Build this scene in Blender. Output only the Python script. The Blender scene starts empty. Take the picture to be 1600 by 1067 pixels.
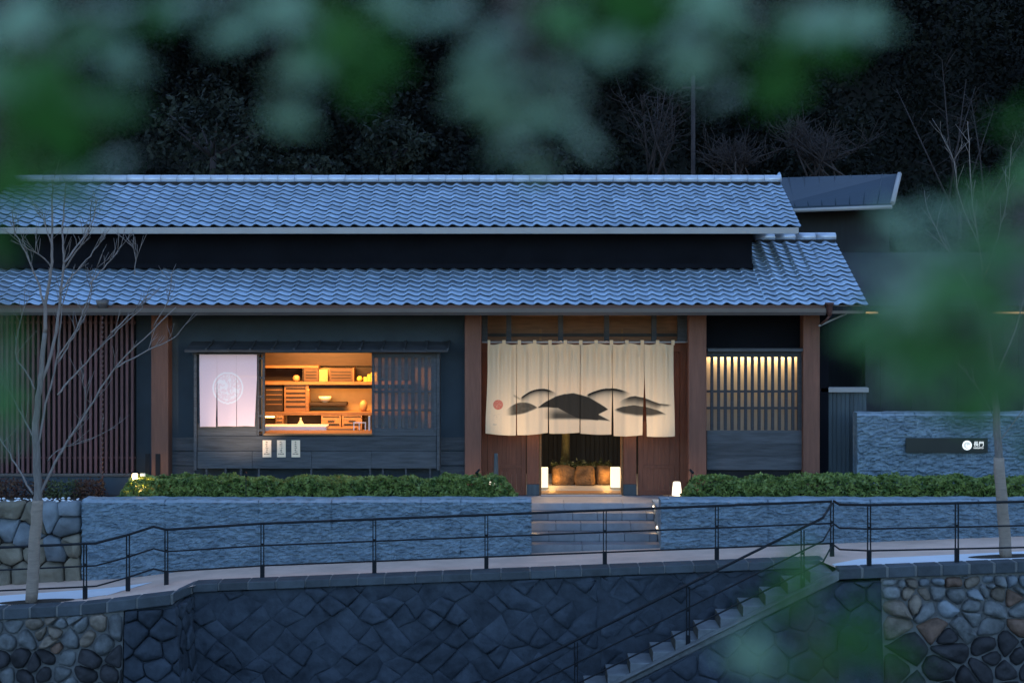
import bpy, math, random
import numpy as np
from mathutils import Vector, Matrix, noise as mnoise

R = random.Random(11)
sc = bpy.context.scene
rad = math.radians

# ------------------------------------------------------------------ camera, sky, sun, exposure
F = 2400.0            # focal length in pixels of the 1600 px wide photograph
HZ = 430.0            # horizon row of the photograph
ZC = 4.24             # camera height above the entrance floor
cam_d = bpy.data.cameras.new('camera')
cam_d.sensor_width = 36.0
cam_d.lens = 36.0 * F / 1600.0
cam_d.shift_y = -(533.5 - HZ) / 1600.0
cam_d.clip_start = 0.05
cam_d.clip_end = 600
cam_d.dof.use_dof = True
cam_d.dof.focus_distance = 28.3
cam_d.dof.aperture_fstop = 2.3
cam = bpy.data.objects.new('camera', cam_d)
sc.collection.objects.link(cam)
cam.location = (0, 0, ZC)
cam.rotation_euler = (rad(90), 0, 0)
sc.camera = cam

SUN_EL = 3.0
world = bpy.data.worlds.new('World')
sc.world = world
world.use_nodes = True
wn, wl = world.node_tree.nodes, world.node_tree.links
bg = wn['Background']
sky = wn.new('ShaderNodeTexSky')
sky.sky_type = 'NISHITA'
sky.sun_disc = False
sky.sun_elevation = rad(SUN_EL)
sky.sun_rotation = 0.0
sky.air_density = 1.0
sky.dust_density = 0.4
sky.ozone_density = 3.0
hsv = wn.new('ShaderNodeHueSaturation')
hsv.inputs['Saturation'].default_value = 0.84
wl.new(sky.outputs[0], hsv.inputs['Color'])
tint = wn.new('ShaderNodeMix'); tint.data_type = 'RGBA'; tint.blend_type = 'MULTIPLY'; tint.inputs['Factor'].default_value = 1.0
tint.inputs['B'].default_value = (1.0, .97, 1.03, 1)          # dusk white balance
wl.new(hsv.outputs[0], tint.inputs['A'])
wl.new(tint.outputs['Result'], bg.inputs['Color'])
bg.inputs['Strength'].default_value = 0.15
sun_d = bpy.data.lights.new('sun', 'SUN')
sun_d.energy = 0.05
sun_d.angle = rad(10)
sun_d.color = (1.0, 0.85, 0.7)
sun = bpy.data.objects.new('sun', sun_d)
sc.collection.objects.link(sun)
sun.rotation_euler = (rad(-(90 - SUN_EL)), 0, 0)
sun.location = (0, 60, 40)
sc.view_settings.view_transform = 'Standard'
sc.view_settings.look = 'None'
sc.view_settings.exposure = 3.1
sc.view_settings.gamma = 1.0
sc.view_settings.use_curve_mapping = False
sc.cycles.use_denoising = True
sc.cycles.max_bounces = 6
sc.cycles.sample_clamp_indirect = 4.0

# ------------------------------------------------------------------ helpers
def X(px, d): return (px - 800.0) / F * d
def Z(py, d): return ZC - (py - HZ) / F * d
def P(px, py, d): return (X(px, d), d, Z(py, d))

class MB:
    def __init__(s): s.v = []; s.f = []; s.m = []; s.sm = []
    def quad(s, a, b, c, d, m=0, smooth=False):
        n = len(s.v); s.v += [a, b, c, d]; s.f.append((n, n+1, n+2, n+3)); s.m.append(m); s.sm.append(smooth)
    def poly(s, pts, m=0, smooth=False):
        n = len(s.v); s.v += list(pts); s.f.append(tuple(range(n, n+len(pts)))); s.m.append(m); s.sm.append(smooth)
    def box(s, x0, x1, y0, y1, z0, z1, m=0):
        n = len(s.v)
        s.v += [(x0,y0,z0),(x1,y0,z0),(x1,y1,z0),(x0,y1,z0),(x0,y0,z1),(x1,y0,z1),(x1,y1,z1),(x0,y1,z1)]
        for q in ((0,3,2,1),(4,5,6,7),(0,1,5,4),(1,2,6,5),(2,3,7,6),(3,0,4,7)):
            s.f.append(tuple(n+i for i in q)); s.m.append(m); s.sm.append(False)
    def hexa(s, p, m=0):            # eight corners, bottom ring then top ring
        n = len(s.v); s.v += list(p)
        for q in ((0,3,2,1),(4,5,6,7),(0,1,5,4),(1,2,6,5),(2,3,7,6),(3,0,4,7)):
            s.f.append(tuple(n+i for i in q)); s.m.append(m); s.sm.append(False)
    def tube(s, pts, rad_, n=6, m=0, caps=True, smooth=True):
        pts = [Vector(p) for p in pts]
        if not hasattr(rad_, '__len__'): rad_ = [rad_] * len(pts)
        base = len(s.v); prev = None
        for i, p in enumerate(pts):
            t = (pts[min(i+1, len(pts)-1)] - pts[max(i-1, 0)])
            t = t.normalized() if t.length > 1e-9 else Vector((0, 0, 1))
            if prev is None:
                a = Vector((0, 0, 1)) if abs(t.z) < .9 else Vector((1, 0, 0))
                u = t.cross(a).normalized()
            else:
                u = (prev - t * prev.dot(t)).normalized()
            prev = u; w = t.cross(u)
            for k in range(n):
                a = 2*math.pi*k/n
                s.v.append(tuple(p + (u*math.cos(a) + w*math.sin(a)) * rad_[i]))
        for i in range(len(pts)-1):
            for k in range(n):
                a = base+i*n+k; b = base+i*n+(k+1) % n
                s.f.append((a, b, b+n, a+n)); s.m.append(m); s.sm.append(smooth)
        if caps:
            s.f.append(tuple(base+k for k in reversed(range(n)))); s.m.append(m); s.sm.append(False)
            s.f.append(tuple(base+(len(pts)-1)*n+k for k in range(n))); s.m.append(m); s.sm.append(False)
    def lathe(s, c, prof, n=16, m=0, smooth=True):      # prof: (radius, z) bottom to top
        base = len(s.v)
        for r, z in prof:
            for k in range(n):
                a = 2*math.pi*k/n
                s.v.append((c[0]+r*math.cos(a), c[1]+r*math.sin(a), c[2]+z))
        for i in range(len(prof)-1):
            for k in range(n):
                a = base+i*n+k; b = base+i*n+(k+1) % n
                s.f.append((a, b, b+n, a+n)); s.m.append(m); s.sm.append(smooth)
        s.f.append(tuple(base+k for k in reversed(range(n)))); s.m.append(m); s.sm.append(False)
        s.f.append(tuple(base+(len(prof)-1)*n+k for k in range(n))); s.m.append(m); s.sm.append(False)

ORG = {}      # world origin of each object, so parts can be placed in world coordinates
def link(o): sc.collection.objects.link(o)

def mesh_of(name, v, f, mats, mi=None, sm=None):
    me = bpy.data.meshes.new(name)
    me.from_pydata(v, [], f)
    for mt in mats: me.materials.append(mt)
    if mi is not None and len(mats) > 1: me.polygons.foreach_set('material_index', mi)
    if sm is not None: me.polygons.foreach_set('use_smooth', sm)
    me.update()
    return me

def build(mb, name, mats, parent=None, bevel=0, origin=None, **props):
    if not isinstance(mats, (list, tuple)): mats = [mats]
    a = np.array(mb.v, dtype=float)
    if origin is None:
        lo, hi = a.min(0), a.max(0)
        origin = Vector(((lo[0]+hi[0])/2, (lo[1]+hi[1])/2, lo[2]))
    origin = Vector(origin)
    a = a - np.array(origin)
    me = mesh_of(name, a.tolist(), mb.f, mats, mb.m, mb.sm)
    o = bpy.data.objects.new(name, me); link(o)
    return place(o, origin, parent, bevel, **props)

def place(o, origin, parent=None, bevel=0, **props):
    origin = Vector(origin)
    ORG[o.name] = origin
    if parent is not None:
        o.parent = parent; o.location = origin - ORG[parent.name]
    else:
        o.location = origin
    if bevel:
        b = o.modifiers.new('bevel', 'BEVEL'); b.width = bevel; b.segments = 2; b.limit_method = 'ANGLE'; b.angle_limit = rad(40)
    for k, val in props.items(): o[k] = val
    return o

def thing(name, label, cat, loc, group=None):
    o = bpy.data.objects.new(name, None); link(o); o.empty_display_size = .2
    o.location = loc; ORG[o.name] = Vector(loc)
    o['label'] = label; o['category'] = cat
    if group: o['group'] = group
    return o
def tag(o, label, cat, group=None):
    o['label'] = label; o['category'] = cat
    if group: o['group'] = group
    return o
def struct(mb, name, mats, **k):
    return build(mb, name, mats, kind='structure', **k)
def boxo(name, mt, parent, x0, x1, y0, y1, z0, z1, bevel=.004, **props):
    m = MB(); m.box(x0, x1, y0, y1, z0, z1); return build(m, name, mt, parent, bevel, **props)

# ------------------------------------------------------------------ materials
def mat(name, col, rough=.7, var=.25, scale=3.0, stretch=(1,1,1), bump=.25, bscale=None, objvar=0.0, spec=.4, metal=0.0,
        col2=None, detail=8.0, coat=0.0, trans=0.0, world=False, island=0.0):
    m = bpy.data.materials.new(name); m.use_nodes = True
    n, l = m.node_tree.nodes, m.node_tree.links
    b = n['Principled BSDF']
    b.inputs['Roughness'].default_value = rough
    b.inputs['Specular IOR Level'].default_value = spec
    b.inputs['Metallic'].default_value = metal
    if coat: b.inputs['Coat Weight'].default_value = coat; b.inputs['Coat Roughness'].default_value = .25
    tc = n.new('ShaderNodeTexCoord'); mp = n.new('ShaderNodeMapping'); mp.inputs['Scale'].default_value = stretch
    oi = n.new('ShaderNodeObjectInfo')
    ge = n.new('ShaderNodeNewGeometry')
    l.new(ge.outputs['Position'] if world else tc.outputs['Object'], mp.inputs['Vector'])
    mul = n.new('ShaderNodeMath'); mul.operation = 'MULTIPLY'; mul.inputs[1].default_value = 0.0 if world else 37.0
    l.new(oi.outputs['Random'], mul.inputs[0])
    nz = n.new('ShaderNodeTexNoise'); nz.noise_dimensions = '4D'
    nz.inputs['Scale'].default_value = scale; nz.inputs['Detail'].default_value = detail; nz.inputs['Roughness'].default_value = .62
    l.new(mp.outputs[0], nz.inputs['Vector']); l.new(mul.outputs[0], nz.inputs['W'])
    cr = n.new('ShaderNodeValToRGB')
    cr.color_ramp.elements[0].position = .3; cr.color_ramp.elements[1].position = .72
    c2 = col2 if col2 else tuple(min(1, c*(1+var)) for c in col)
    cr.color_ramp.elements[0].color = (*[c*(1-var) for c in col], 1)
    cr.color_ramp.elements[1].color = (*c2, 1)
    l.new(nz.outputs[0], cr.inputs[0])
    out = cr.outputs[0]
    if island:
        hs0 = n.new('ShaderNodeHueSaturation'); mr0 = n.new('ShaderNodeMapRange'); mr0.inputs['To Min'].default_value = 1-island; mr0.inputs['To Max'].default_value = 1+island
        l.new(ge.outputs['Random Per Island'], mr0.inputs[0]); l.new(mr0.outputs[0], hs0.inputs['Value']); l.new(out, hs0.inputs['Color']); out = hs0.outputs[0]
    if objvar:
        hs = n.new('ShaderNodeHueSaturation')
        mr = n.new('ShaderNodeMapRange'); mr.inputs['To Min'].default_value = 1-objvar; mr.inputs['To Max'].default_value = 1+objvar
        l.new(oi.outputs['Random'], mr.inputs[0]); l.new(mr.outputs[0], hs.inputs['Value']); l.new(out, hs.inputs['Color'])
        out = hs.outputs[0]
    l.new(out, b.inputs['Base Color'])
    if bump:
        nb = n.new('ShaderNodeTexNoise'); nb.noise_dimensions = '4D'; nb.inputs['Scale'].default_value = bscale or scale*6
        nb.inputs['Detail'].default_value = 6
        l.new(mp.outputs[0], nb.inputs['Vector']); l.new(mul.outputs[0], nb.inputs['W'])
        bp = n.new('ShaderNodeBump'); bp.inputs['Strength'].default_value = bump; bp.inputs['Distance'].default_value = .03
        l.new(nb.outputs[0], bp.inputs['Height']); l.new(bp.outputs[0], b.inputs['Normal'])
    return m

def emis(name, col, s):
    m = bpy.data.materials.new(name); m.use_nodes = True
    b = m.node_tree.nodes['Principled BSDF']
    b.inputs['Base Color'].default_value = (.8, .75, .65, 1); b.inputs['Roughness'].default_value = .8
    b.inputs['Emission Color'].default_value = (*col, 1); b.inputs['Emission Strength'].default_value = s
    return m

M = {}
M['tile'] = mat('silver_kawara_tile', (.37, .48, .60), .32, .15, 5, bump=.06, objvar=.12, spec=.7, metal=.75, island=.14)
M['ridge'] = mat('ridge_tile_clay', (.46, .53, .64), .38, .12, 4, bump=.08, objvar=.06, spec=.5, metal=.5)
M['deck'] = mat('roof_underlay', (.02, .022, .026), .9, .2, 4)
M['fascia'] = mat('painted_metal_fascia', (.30, .30, .31), .45, .08, 2, bump=.03)
M['gutter'] = mat('dark_metal_gutter', (.10, .085, .08), .4, .15, 2, bump=.03, metal=.2)
M['copper'] = mat('brown_copper', (.085, .038, .032), .45, .2, 3, bump=.05)
M['blackwood'] = mat('charred_dark_wood', (.030, .033, .040), .65, .35, 3, stretch=(1, 1, 9), bump=.25, bscale=9)
M['blackwood_h'] = mat('weathered_dark_board', (.060, .064, .074), .7, .4, 2.2, stretch=(1, 3, 12), bump=.35, bscale=6, objvar=.15)
M['plaster'] = mat('dark_slate_plaster', (.038, .055, .073), .85, .15, 2, bump=.1, bscale=60)
M['upperwall'] = mat('black_upper_wall', (.007, .008, .012), .9, .2, 2, bump=.1, spec=.08)
M['pillar'] = mat('red_brown_timber', (.155, .064, .043), .6, .25, 2.5, stretch=(6, 6, .6), bump=.2, bscale=9, objvar=.05)
M['doorwood'] = mat('cedar_door_wood', (.165, .055, .029), .6, .28, 3, stretch=(9, 9, .8), bump=.15, bscale=9, objvar=.1)
M['slat'] = mat('maroon_slat_wood', (.115, .052, .055), .65, .25, 3, stretch=(6, 6, .6), bump=.15, objvar=.18)
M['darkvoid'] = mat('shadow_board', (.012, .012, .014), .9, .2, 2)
M['ceilwood'] = mat('brown_ceiling_board', (.20, .10, .055), .6, .3, 3, stretch=(1, 8, 8), bump=.1)
M['innerwood'] = mat('warm_shelf_wood', (.27, .13, .05), .5, .3, 4, stretch=(1.2, 6, 8), bump=.08, objvar=.12)
M['topwood'] = mat('brown_upper_panel', (.045, .022, .010), .6, .3, 3, stretch=(1, 6, 8), bump=.1)
M['drawerdark'] = mat('brown_drawer_front', (.10, .05, .022), .55, .3, 4, stretch=(1.2, 6, 8), bump=.08)
M['innerdark'] = mat('dark_shelf_back', (.03, .018, .011), .7, .3, 4, stretch=(1, 6, 6))
M['innerwall'] = mat('ochre_plaster', (.36, .23, .10), .85, .12, 4, bump=.06)
M['slate'] = mat('split_blue_slate', (.115, .17, .225), .85, .26, 4.5, stretch=(1, 1, 2.6), bump=.9, bscale=22, objvar=0, col2=(.22, .30, .37), world=True)
M['slatetop'] = mat('pale_slate_top', (.24, .31, .38), .8, .25, 4, bump=.3, bscale=40, world=True)  # paler tone for the slabs' top faces and upper front edge
M['stepstone'] = mat('grey_step_granite', (.19, .20, .225), .6, .18, 5, bump=.15, bscale=60, objvar=.12)
M['paving'] = mat('grey_landing_stone', (.27, .28, .31), .6, .15, 4, bump=.1, bscale=60)
M['path'] = mat('tan_path_paving', (.66, .47, .38), .85, .18, 1.6, bump=.15, bscale=90)
M['concrete'] = mat('white_concrete', (.70, .74, .80), .75, .08, 1.2, bump=.1, bscale=70)
M['soil'] = mat('dark_soil', (.035, .026, .02), .95, .4, 8, bump=.6, bscale=30)
M['coping'] = mat('coping_stone', (.048, .060, .072), .7, .35, 3, bump=.4, bscale=14, objvar=.2)
M['mortar'] = mat('pale_mortar', (.15, .155, .155), .9, .2, 6, bump=.3)
M['mortar_d'] = mat('dark_mortar', (.030, .040, .055), .9, .35, 6, bump=.3)
M['riverstone'] = mat('dark_wall_stone', (.024, .034, .050), .8, .5, 2.2, bump=1.0, bscale=8, objvar=.14, col2=(.058, .075, .10), spec=.25)
M['cob_grey'] = mat('grey_cobble', (.125, .135, .14), .8, .58, 5, bump=1.0, bscale=11, objvar=.22)
M['cob_tan'] = mat('tan_cobble', (.155, .130, .105), .8, .55, 5, bump=1.0, bscale=11, objvar=.22)
M['cob_red'] = mat('rusty_cobble', (.15, .095, .07), .8, .55, 5, bump=1.0, bscale=11, objvar=.15)
M['cob_dark'] = mat('dark_cobble', (.028, .028, .032), .8, .5, 5, bump=.9, bscale=11, objvar=.2)
M['boulder'] = mat('blue_grey_boulder', (.15, .175, .20), .75, .42, 2.2, bump=.7, bscale=9, objvar=.22)
M['boulder_t'] = mat('ochre_boulder', (.17, .15, .115), .75, .42, 2.2, bump=.7, bscale=9, objvar=.22)
M['rail'] = mat('black_painted_steel', (.006, .008, .012), .5, .2, 6, bump=.03, spec=.25)
M['stepconc'] = mat('worn_stair_concrete', (.15, .165, .18), .8, .3, 3, bump=.3, bscale=30)
M['stepriser'] = mat('dirty_stair_riser', (.055, .052, .046), .85, .45, 5, bump=.4, bscale=30)
M['coping2'] = mat('stair_edge_concrete', (.13, .14, .145), .85, .4, 4, bump=.4, bscale=20)
M['bark'] = mat('grey_bark', (.15, .135, .13), .85, .35, 6, stretch=(3, 3, .7), bump=.4, bscale=14)
M['wrap'] = mat('hessian_trunk_wrap', (.26, .21, .175), .9, .2, 5, stretch=(1, 1, 5), bump=.35, bscale=16)
M['twig'] = mat('pale_twig', (.19, .165, .16), .85, .25, 8, bump=.2)
M['hedge'] = mat('azalea_leaf', (.052, .105, .030), .5, .5, 5, bump=0, col2=(.13, .20, .055))
M['redleaf'] = mat('dull_red_leaf', (.085, .035, .03), .55, .5, 5, bump=0, col2=(.12, .075, .04))
M['greenleaf'] = mat('dark_shrub_leaf', (.045, .070, .026), .55, .5, 5, bump=0, col2=(.10, .12, .05))
M['twigdark'] = mat('dark_twigs', (.03, .024, .018), .9, .3, 5)
M['metalroof'] = mat('blue_metal_roof', (.018, .038, .062), .5, .12, 1.5, stretch=(.6, 6, 1), bump=.05, metal=.2)
M['siding'] = mat('black_vertical_siding', (.016, .021, .026), .7, .25, 3, stretch=(8, 8, .5), bump=.1, objvar=.15)
M['fencewood'] = mat('blue_black_fence_board', (.045, .065, .080), .65, .25, 3, stretch=(8, 8, .5), bump=.1, objvar=.2)
M['white'] = mat('white_print', (.80, .80, .80), .6, .03, 5, bump=0)
M['black'] = mat('black_print', (.02, .02, .02), .6, .03, 5, bump=0)
M['signplate'] = mat('dark_bronze_sign', (.018, .022, .020), .45, .15, 3, bump=.05)
M['card'] = mat('cream_card', (.95, .70, .50), .7, .05, 3, bump=0)
M['cardink'] = mat('brown_card_ink', (.26, .17, .11), .7, .1, 3, bump=0)
M['ceramic'] = mat('cream_ceramic', (.70, .62, .44), .35, .06, 3, bump=0)
M['clay'] = mat('orange_clay', (.48, .24, .09), .55, .15, 4, bump=.05)
M['yellow'] = mat('yellow_wrapping', (.72, .46, .07), .5, .1, 4, bump=0)
M['counter'] = mat('pale_counter_cloth', (.74, .62, .58), .7, .05, 4, bump=.03)
M['glasspane'] = bpy.data.materials.new('window_glass'); M['glasspane'].use_nodes = True
_b = M['glasspane'].node_tree.nodes['Principled BSDF']
_b.inputs['Base Color'].default_value = (.16, .22, .25, 1); _b.inputs['Roughness'].default_value = .03  # dusk sky reflection put into the pane as a bluish colour
_b.inputs['Alpha'].default_value = .46; _b.inputs['Specular IOR Level'].default_value = .5
M['lantern'] = emis('lit_paper_lantern', (1.0, .78, .46), .17)
M['conelamp'] = emis('lit_paper_cone', (1.0, .82, .55), .17)
M['bulb'] = emis('lit_lamp_head', (1.0, .66, .30), 3.0)
M['steplight'] = emis('lit_step_lens', (1.0, .75, .50), 1.0)
M['soffitlight'] = emis('lit_soffit_strip', (1.0, .62, .22), .12)
M['shoji'] = mat('washi_paper', (.34, .30, .25), .9, .08, 3, bump=.02)
M['gardenstone'] = mat('garden_boulder', (.13, .075, .036), .85, .65, 7, bump=.9, bscale=22)
M['mosstrunk'] = mat('mossy_trunk', (.13, .115, .045), .9, .45, 7, bump=.6)
M['hillsoil'] = mat('forest_floor', (.012, .013, .010), .95, .4, 1.0, bump=.3)
M['water'] = mat('dark_river_water', (.012, .018, .022), .08, .2, .6, bump=.15, bscale=2)
M['grass'] = mat('bank_grass', (.04, .06, .02), .9, .4, 3, bump=.4)

def leafmat(name, col, col2, glossy=.35, tr=.35, attr=False, rough=.38, scale=3):
    m = bpy.data.materials.new(name); m.use_nodes = True
    n, l = m.node_tree.nodes, m.node_tree.links
    b = n['Principled BSDF']; out = n['Material Output']
    tc = n.new('ShaderNodeTexCoord'); nz = n.new('ShaderNodeTexNoise'); nz.inputs['Scale'].default_value = scale; nz.inputs['Detail'].default_value = 5
    l.new(tc.outputs['Object'], nz.inputs['Vector'])
    mx = n.new('ShaderNodeMix'); mx.data_type = 'RGBA'
    mx.inputs['A'].default_value = (*col, 1); mx.inputs['B'].default_value = (*col2, 1)
    mr = n.new('ShaderNodeMapRange'); mr.inputs['From Min'].default_value = .35; mr.inputs['From Max'].default_value = .65
    l.new(nz.outputs[0], mr.inputs[0])
    l.new(mr.outputs[0], mx.inputs['Factor'])
    l.new(mx.outputs['Result'], b.inputs['Base Color'])
    b.inputs['Roughness'].default_value = rough; b.inputs['Specular IOR Level'].default_value = glossy
    t = n.new('ShaderNodeBsdfTranslucent')
    l.new(mx.outputs['Result'], t.inputs['Color'])
    ms = n.new('ShaderNodeMixShader'); ms.inputs[0].default_value = tr
    l.new(b.outputs[0], ms.inputs[1]); l.new(t.outputs[0], ms.inputs[2]); l.new(ms.outputs[0], out.inputs['Surface'])
    return m
M['hedge'] = leafmat('azalea_leaf', (.065, .125, .032), (.30, .38, .11), .35, .3, scale=7)
M['redleaf'] = leafmat('dull_red_leaf', (.075, .028, .026), (.13, .075, .045), .3, .25, scale=6)
M['greenleaf'] = leafmat('dark_shrub_leaf', (.04, .065, .024), (.11, .12, .05), .3, .25, scale=6)
M['forest'] = leafmat('evergreen_foliage', (.0016, .0026, .0028), (.0095, .0125, .0095), .08, .1, rough=.6, scale=.35)
M['forest_pale'] = leafmat('pale_hillside_foliage', (.008, .012, .010), (.036, .046, .037), .1, .15, rough=.6, scale=.8)
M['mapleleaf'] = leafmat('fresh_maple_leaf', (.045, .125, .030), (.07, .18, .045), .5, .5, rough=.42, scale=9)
M['mapleleaf'] = leafmat('sky_sheen_maple_leaf', (.14, .265, .165), (.20, .345, .215), .5, .30, rough=.42, scale=9)  # sky sheen on upturned leaf faces put into a paler base colour
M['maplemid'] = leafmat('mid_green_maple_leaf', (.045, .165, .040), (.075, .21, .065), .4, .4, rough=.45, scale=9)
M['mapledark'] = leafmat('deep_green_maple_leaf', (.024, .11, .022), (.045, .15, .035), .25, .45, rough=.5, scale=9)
M['brush'] = mat('bare_grey_brush', (.032, .027, .030), .9, .3, 3, bump=0)

# cloth with printed colour stored on the mesh (the print only)
def clothmat(name, tr=.35):
    m = bpy.data.materials.new(name); m.use_nodes = True
    n, l = m.node_tree.nodes, m.node_tree.links
    b = n['Principled BSDF']; out = n['Material Output']
    at = n.new('ShaderNodeVertexColor'); at.layer_name = 'print'
    tc = n.new('ShaderNodeTexCoord'); mp = n.new('ShaderNodeMapping'); mp.inputs['Scale'].default_value = (220, 1, 30)
    nz = n.new('ShaderNodeTexNoise'); nz.inputs['Scale'].default_value = 1; nz.inputs['Detail'].default_value = 3
    l.new(tc.outputs['Object'], mp.inputs[0]); l.new(mp.outputs[0], nz.inputs['Vector'])
    mr = n.new('ShaderNodeMapRange'); mr.inputs['To Min'].default_value = .88; mr.inputs['To Max'].default_value = 1.1
    l.new(nz.outputs[0], mr.inputs[0])
    hs = n.new('ShaderNodeHueSaturation'); l.new(at.outputs[0], hs.inputs['Color']); l.new(mr.outputs[0], hs.inputs['Value'])
    l.new(hs.outputs[0], b.inputs['Base Color']); b.inputs['Roughness'].default_value = .9; b.inputs['Specular IOR Level'].default_value = .1
    t = n.new('ShaderNodeBsdfTranslucent'); l.new(hs.outputs[0], t.inputs['Color'])
    ms = n.new('ShaderNodeMixShader'); ms.inputs[0].default_value = tr
    l.new(b.outputs[0], ms.inputs[1]); l.new(t.outputs[0], ms.inputs[2]); l.new(ms.outputs[0], out.inputs['Surface'])
    return m
M['noren'] = clothmat('linen_noren_cloth', .35)
M['pinkcloth'] = clothmat('pink_cotton_cloth', .12)

def lamp(name, kind, loc, power, col, size=.1, rot=None, parent=None, sy=None):
    d = bpy.data.lights.new(name, kind); d.energy = power; d.color = col
    if kind == 'AREA':
        d.size = size
        if sy: d.shape = 'RECTANGLE'; d.size_y = sy
    else: d.shadow_soft_size = size
    o = bpy.data.objects.new(name, d); link(o)
    place(o, loc, parent)
    if rot: o.rotation_euler = rot
    return o
WARM = (1.0, .62, .28)

# ------------------------------------------------------------------ plan constants (metres)
Y_RAIL, Y_WALL, Y_EAVE, Y_PIL, Y_FAC = 25.6, 27.0, 28.1, 28.9, 29.3
Y_UW, Y_UE, Y_UR, Y_LR = 29.66, 29.05, 31.28, 31.0
PITCH = math.atan(.427)
Z_EAVE, Z_UE = Z(474.5, Y_EAVE), Z(352, Y_UE)
BX0 = -10.2                               # where the building runs out of the picture on the left
UX1, LX1, UWX1 = 5.45, 6.50, X(1175, Y_UW)
def zpath(x, y=Y_RAIL):
    t = min(1.0, max(0.0, (-5.0 - x)/2.1)); t = t*t*(3-2*t)
    return -.665 + .039*(x + .43) - .03*(y - Y_RAIL) - .13*t - max(0, -7.1-x)*.015

# ------------------------------------------------------------------ ground, river, bank, hill
m = MB()
m.box(-70, 70, 28.62, 60, -.5, -.02)
struct(m, 'ground', M['paving'])
m = MB(); m.quad((-90, -12, -3.4), (90, -12, -3.4), (90, 26, -3.4), (-90, 26, -3.4)); struct(m, 'river_water', M['water'])
m = MB()
prof = [(-60, 2.2), (-3, 2.5), (1.5, 2.4), (5, .2), (8, -2.6), (10, -3.9)]
for (a, za), (b, zb) in zip(prof, prof[1:]): m.quad((-90, a, za), (90, a, za), (90, b, zb), (-90, b, zb))
struct(m, 'near_bank', M['grass'])
m = MB()
NX, NY = 60, 26
hv = []
for j in range(NY):
    y = 37 + j*1.9
    for i in range(NX):
        x = -60 + 120*i/(NX-1)
        z = -.3 + max(0, y-38.5)*.82 + 1.2*mnoise.noise(Vector((x*.12, y*.12, 3.1)))*min(1, j/4)
        hv.append((x, y, z))
m.v = hv
for j in range(NY-1):
    for i in range(NX-1):
        a = j*NX+i; m.f.append((a, a+1, a+NX+1, a+NX)); m.m.append(0); m.sm.append(True)
struct(m, 'hill', M['hillsoil'])

def strip(name, mt, xs, y0f, y1f, dz=0.0, thick=0):
    m = MB()
    for a, b in zip(xs, xs[1:]):
        m.quad((a, y0f(a), zpath(a, y0f(a))+dz), (b, y0f(b), zpath(b, y0f(b))+dz), (b, y1f(b), zpath(b, y1f(b))+dz), (a, y1f(a), zpath(a, y1f(a))+dz))
    return struct(m, name, mt)
XL1, XL2 = X(267, 24.4), X(300, 25.24)
XR1, XR2 = X(1309, 24.26), X(1309, 24.26)
def yfront(x):                       # front edge of the coping along the river
    if x < XL1: return 24.42
    if x < XL2: return 24.42 + (x-XL1)/(XL2-XL1)*(25.22-24.42)
    if x < XR1: return 25.22
    return 24.26
xs = [-16 + .5*i for i in range(int((XR1+16)/.5)+1)] + [XR1]
strip('path', M['path'], xs, lambda x: yfront(x)+.3, lambda x: Y_WALL+.25)
strip('path', M['path'], [XR1, 6.5, 8, 10, 13, 18], lambda x: 24.5, lambda x: Y_WALL+.25)
xs_all = sorted([-90, -30, -16, -12, -9, -8, -7, -6.2, XL1-.05, XL2, -3, -1, 1, 3, 4.6, XR1, 7, 9, 12, 20, 40, 90])
xs = [-16, -12, -9, -8, -7, -6.6, -6.2, X(168, 25.3), X(236, 26.0)]
def cy1(x): return np.interp(x, [-16, -9, X(168, 25.3), X(236, 26.0)], [25.5, 25.75, 26.0, 26.08])
def cy0(x): return np.interp(x, [-16, -9, X(168, 25.3), X(236, 26.0)], [24.7, 24.7, 25.15, 26.05])
strip('concrete_apron', M['concrete'], xs, cy0, cy1, .006)
strip('concrete_apron', M['concrete'], [XR1+.02, 5.3, 5.7, 7, 9, 12, 18], lambda x: 24.52, lambda x: np.interp(x, [5.1, 5.7, 9], [24.75, 25.2, 25.35]), .006)

m = MB()
for a, b in zip(xs_all, xs_all[1:]):
    m.hexa([(a, 24.62 if a < XL1-.05 or a >= XR1 else 25.45, -3.6), (b, 24.62 if a < XL1-.05 or a >= XR1 else 25.45, -3.6), (b, 28.7, -3.6), (a, 28.7, -3.6),
            (a, 24.62 if a < XL1-.05 or a >= XR1 else 25.45, zpath(a, 25)-.12), (b, 24.62 if a < XL1-.05 or a >= XR1 else 25.45, zpath(b, 25)-.12), (b, 28.7, zpath(b, 27)-.14), (a, 28.7, zpath(a, 27)-.14)])
for k in range(5): m.box(.30, 2.66, 28.66-.33*k, 29.02, -.9, -.135*k-.03)
m.box(-90, 90, 28.75, 60, -4, -.52)
struct(m, 'earth_body', M['soil'])
# tree pits in the concrete
for px, d in ((56, 24.98), (1574, 24.86)):
    m = MB(); cx = X(px, d)
    m.poly([(cx+.62*math.cos(a)*(1+.06*math.sin(3*a)), d+.17*math.sin(a), zpath(cx+.6*math.cos(a), d)+.012) for a in [2*math.pi*k/28 for k in range(28)]])
    struct(m, 'tree_pit', M['soil'])

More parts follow.
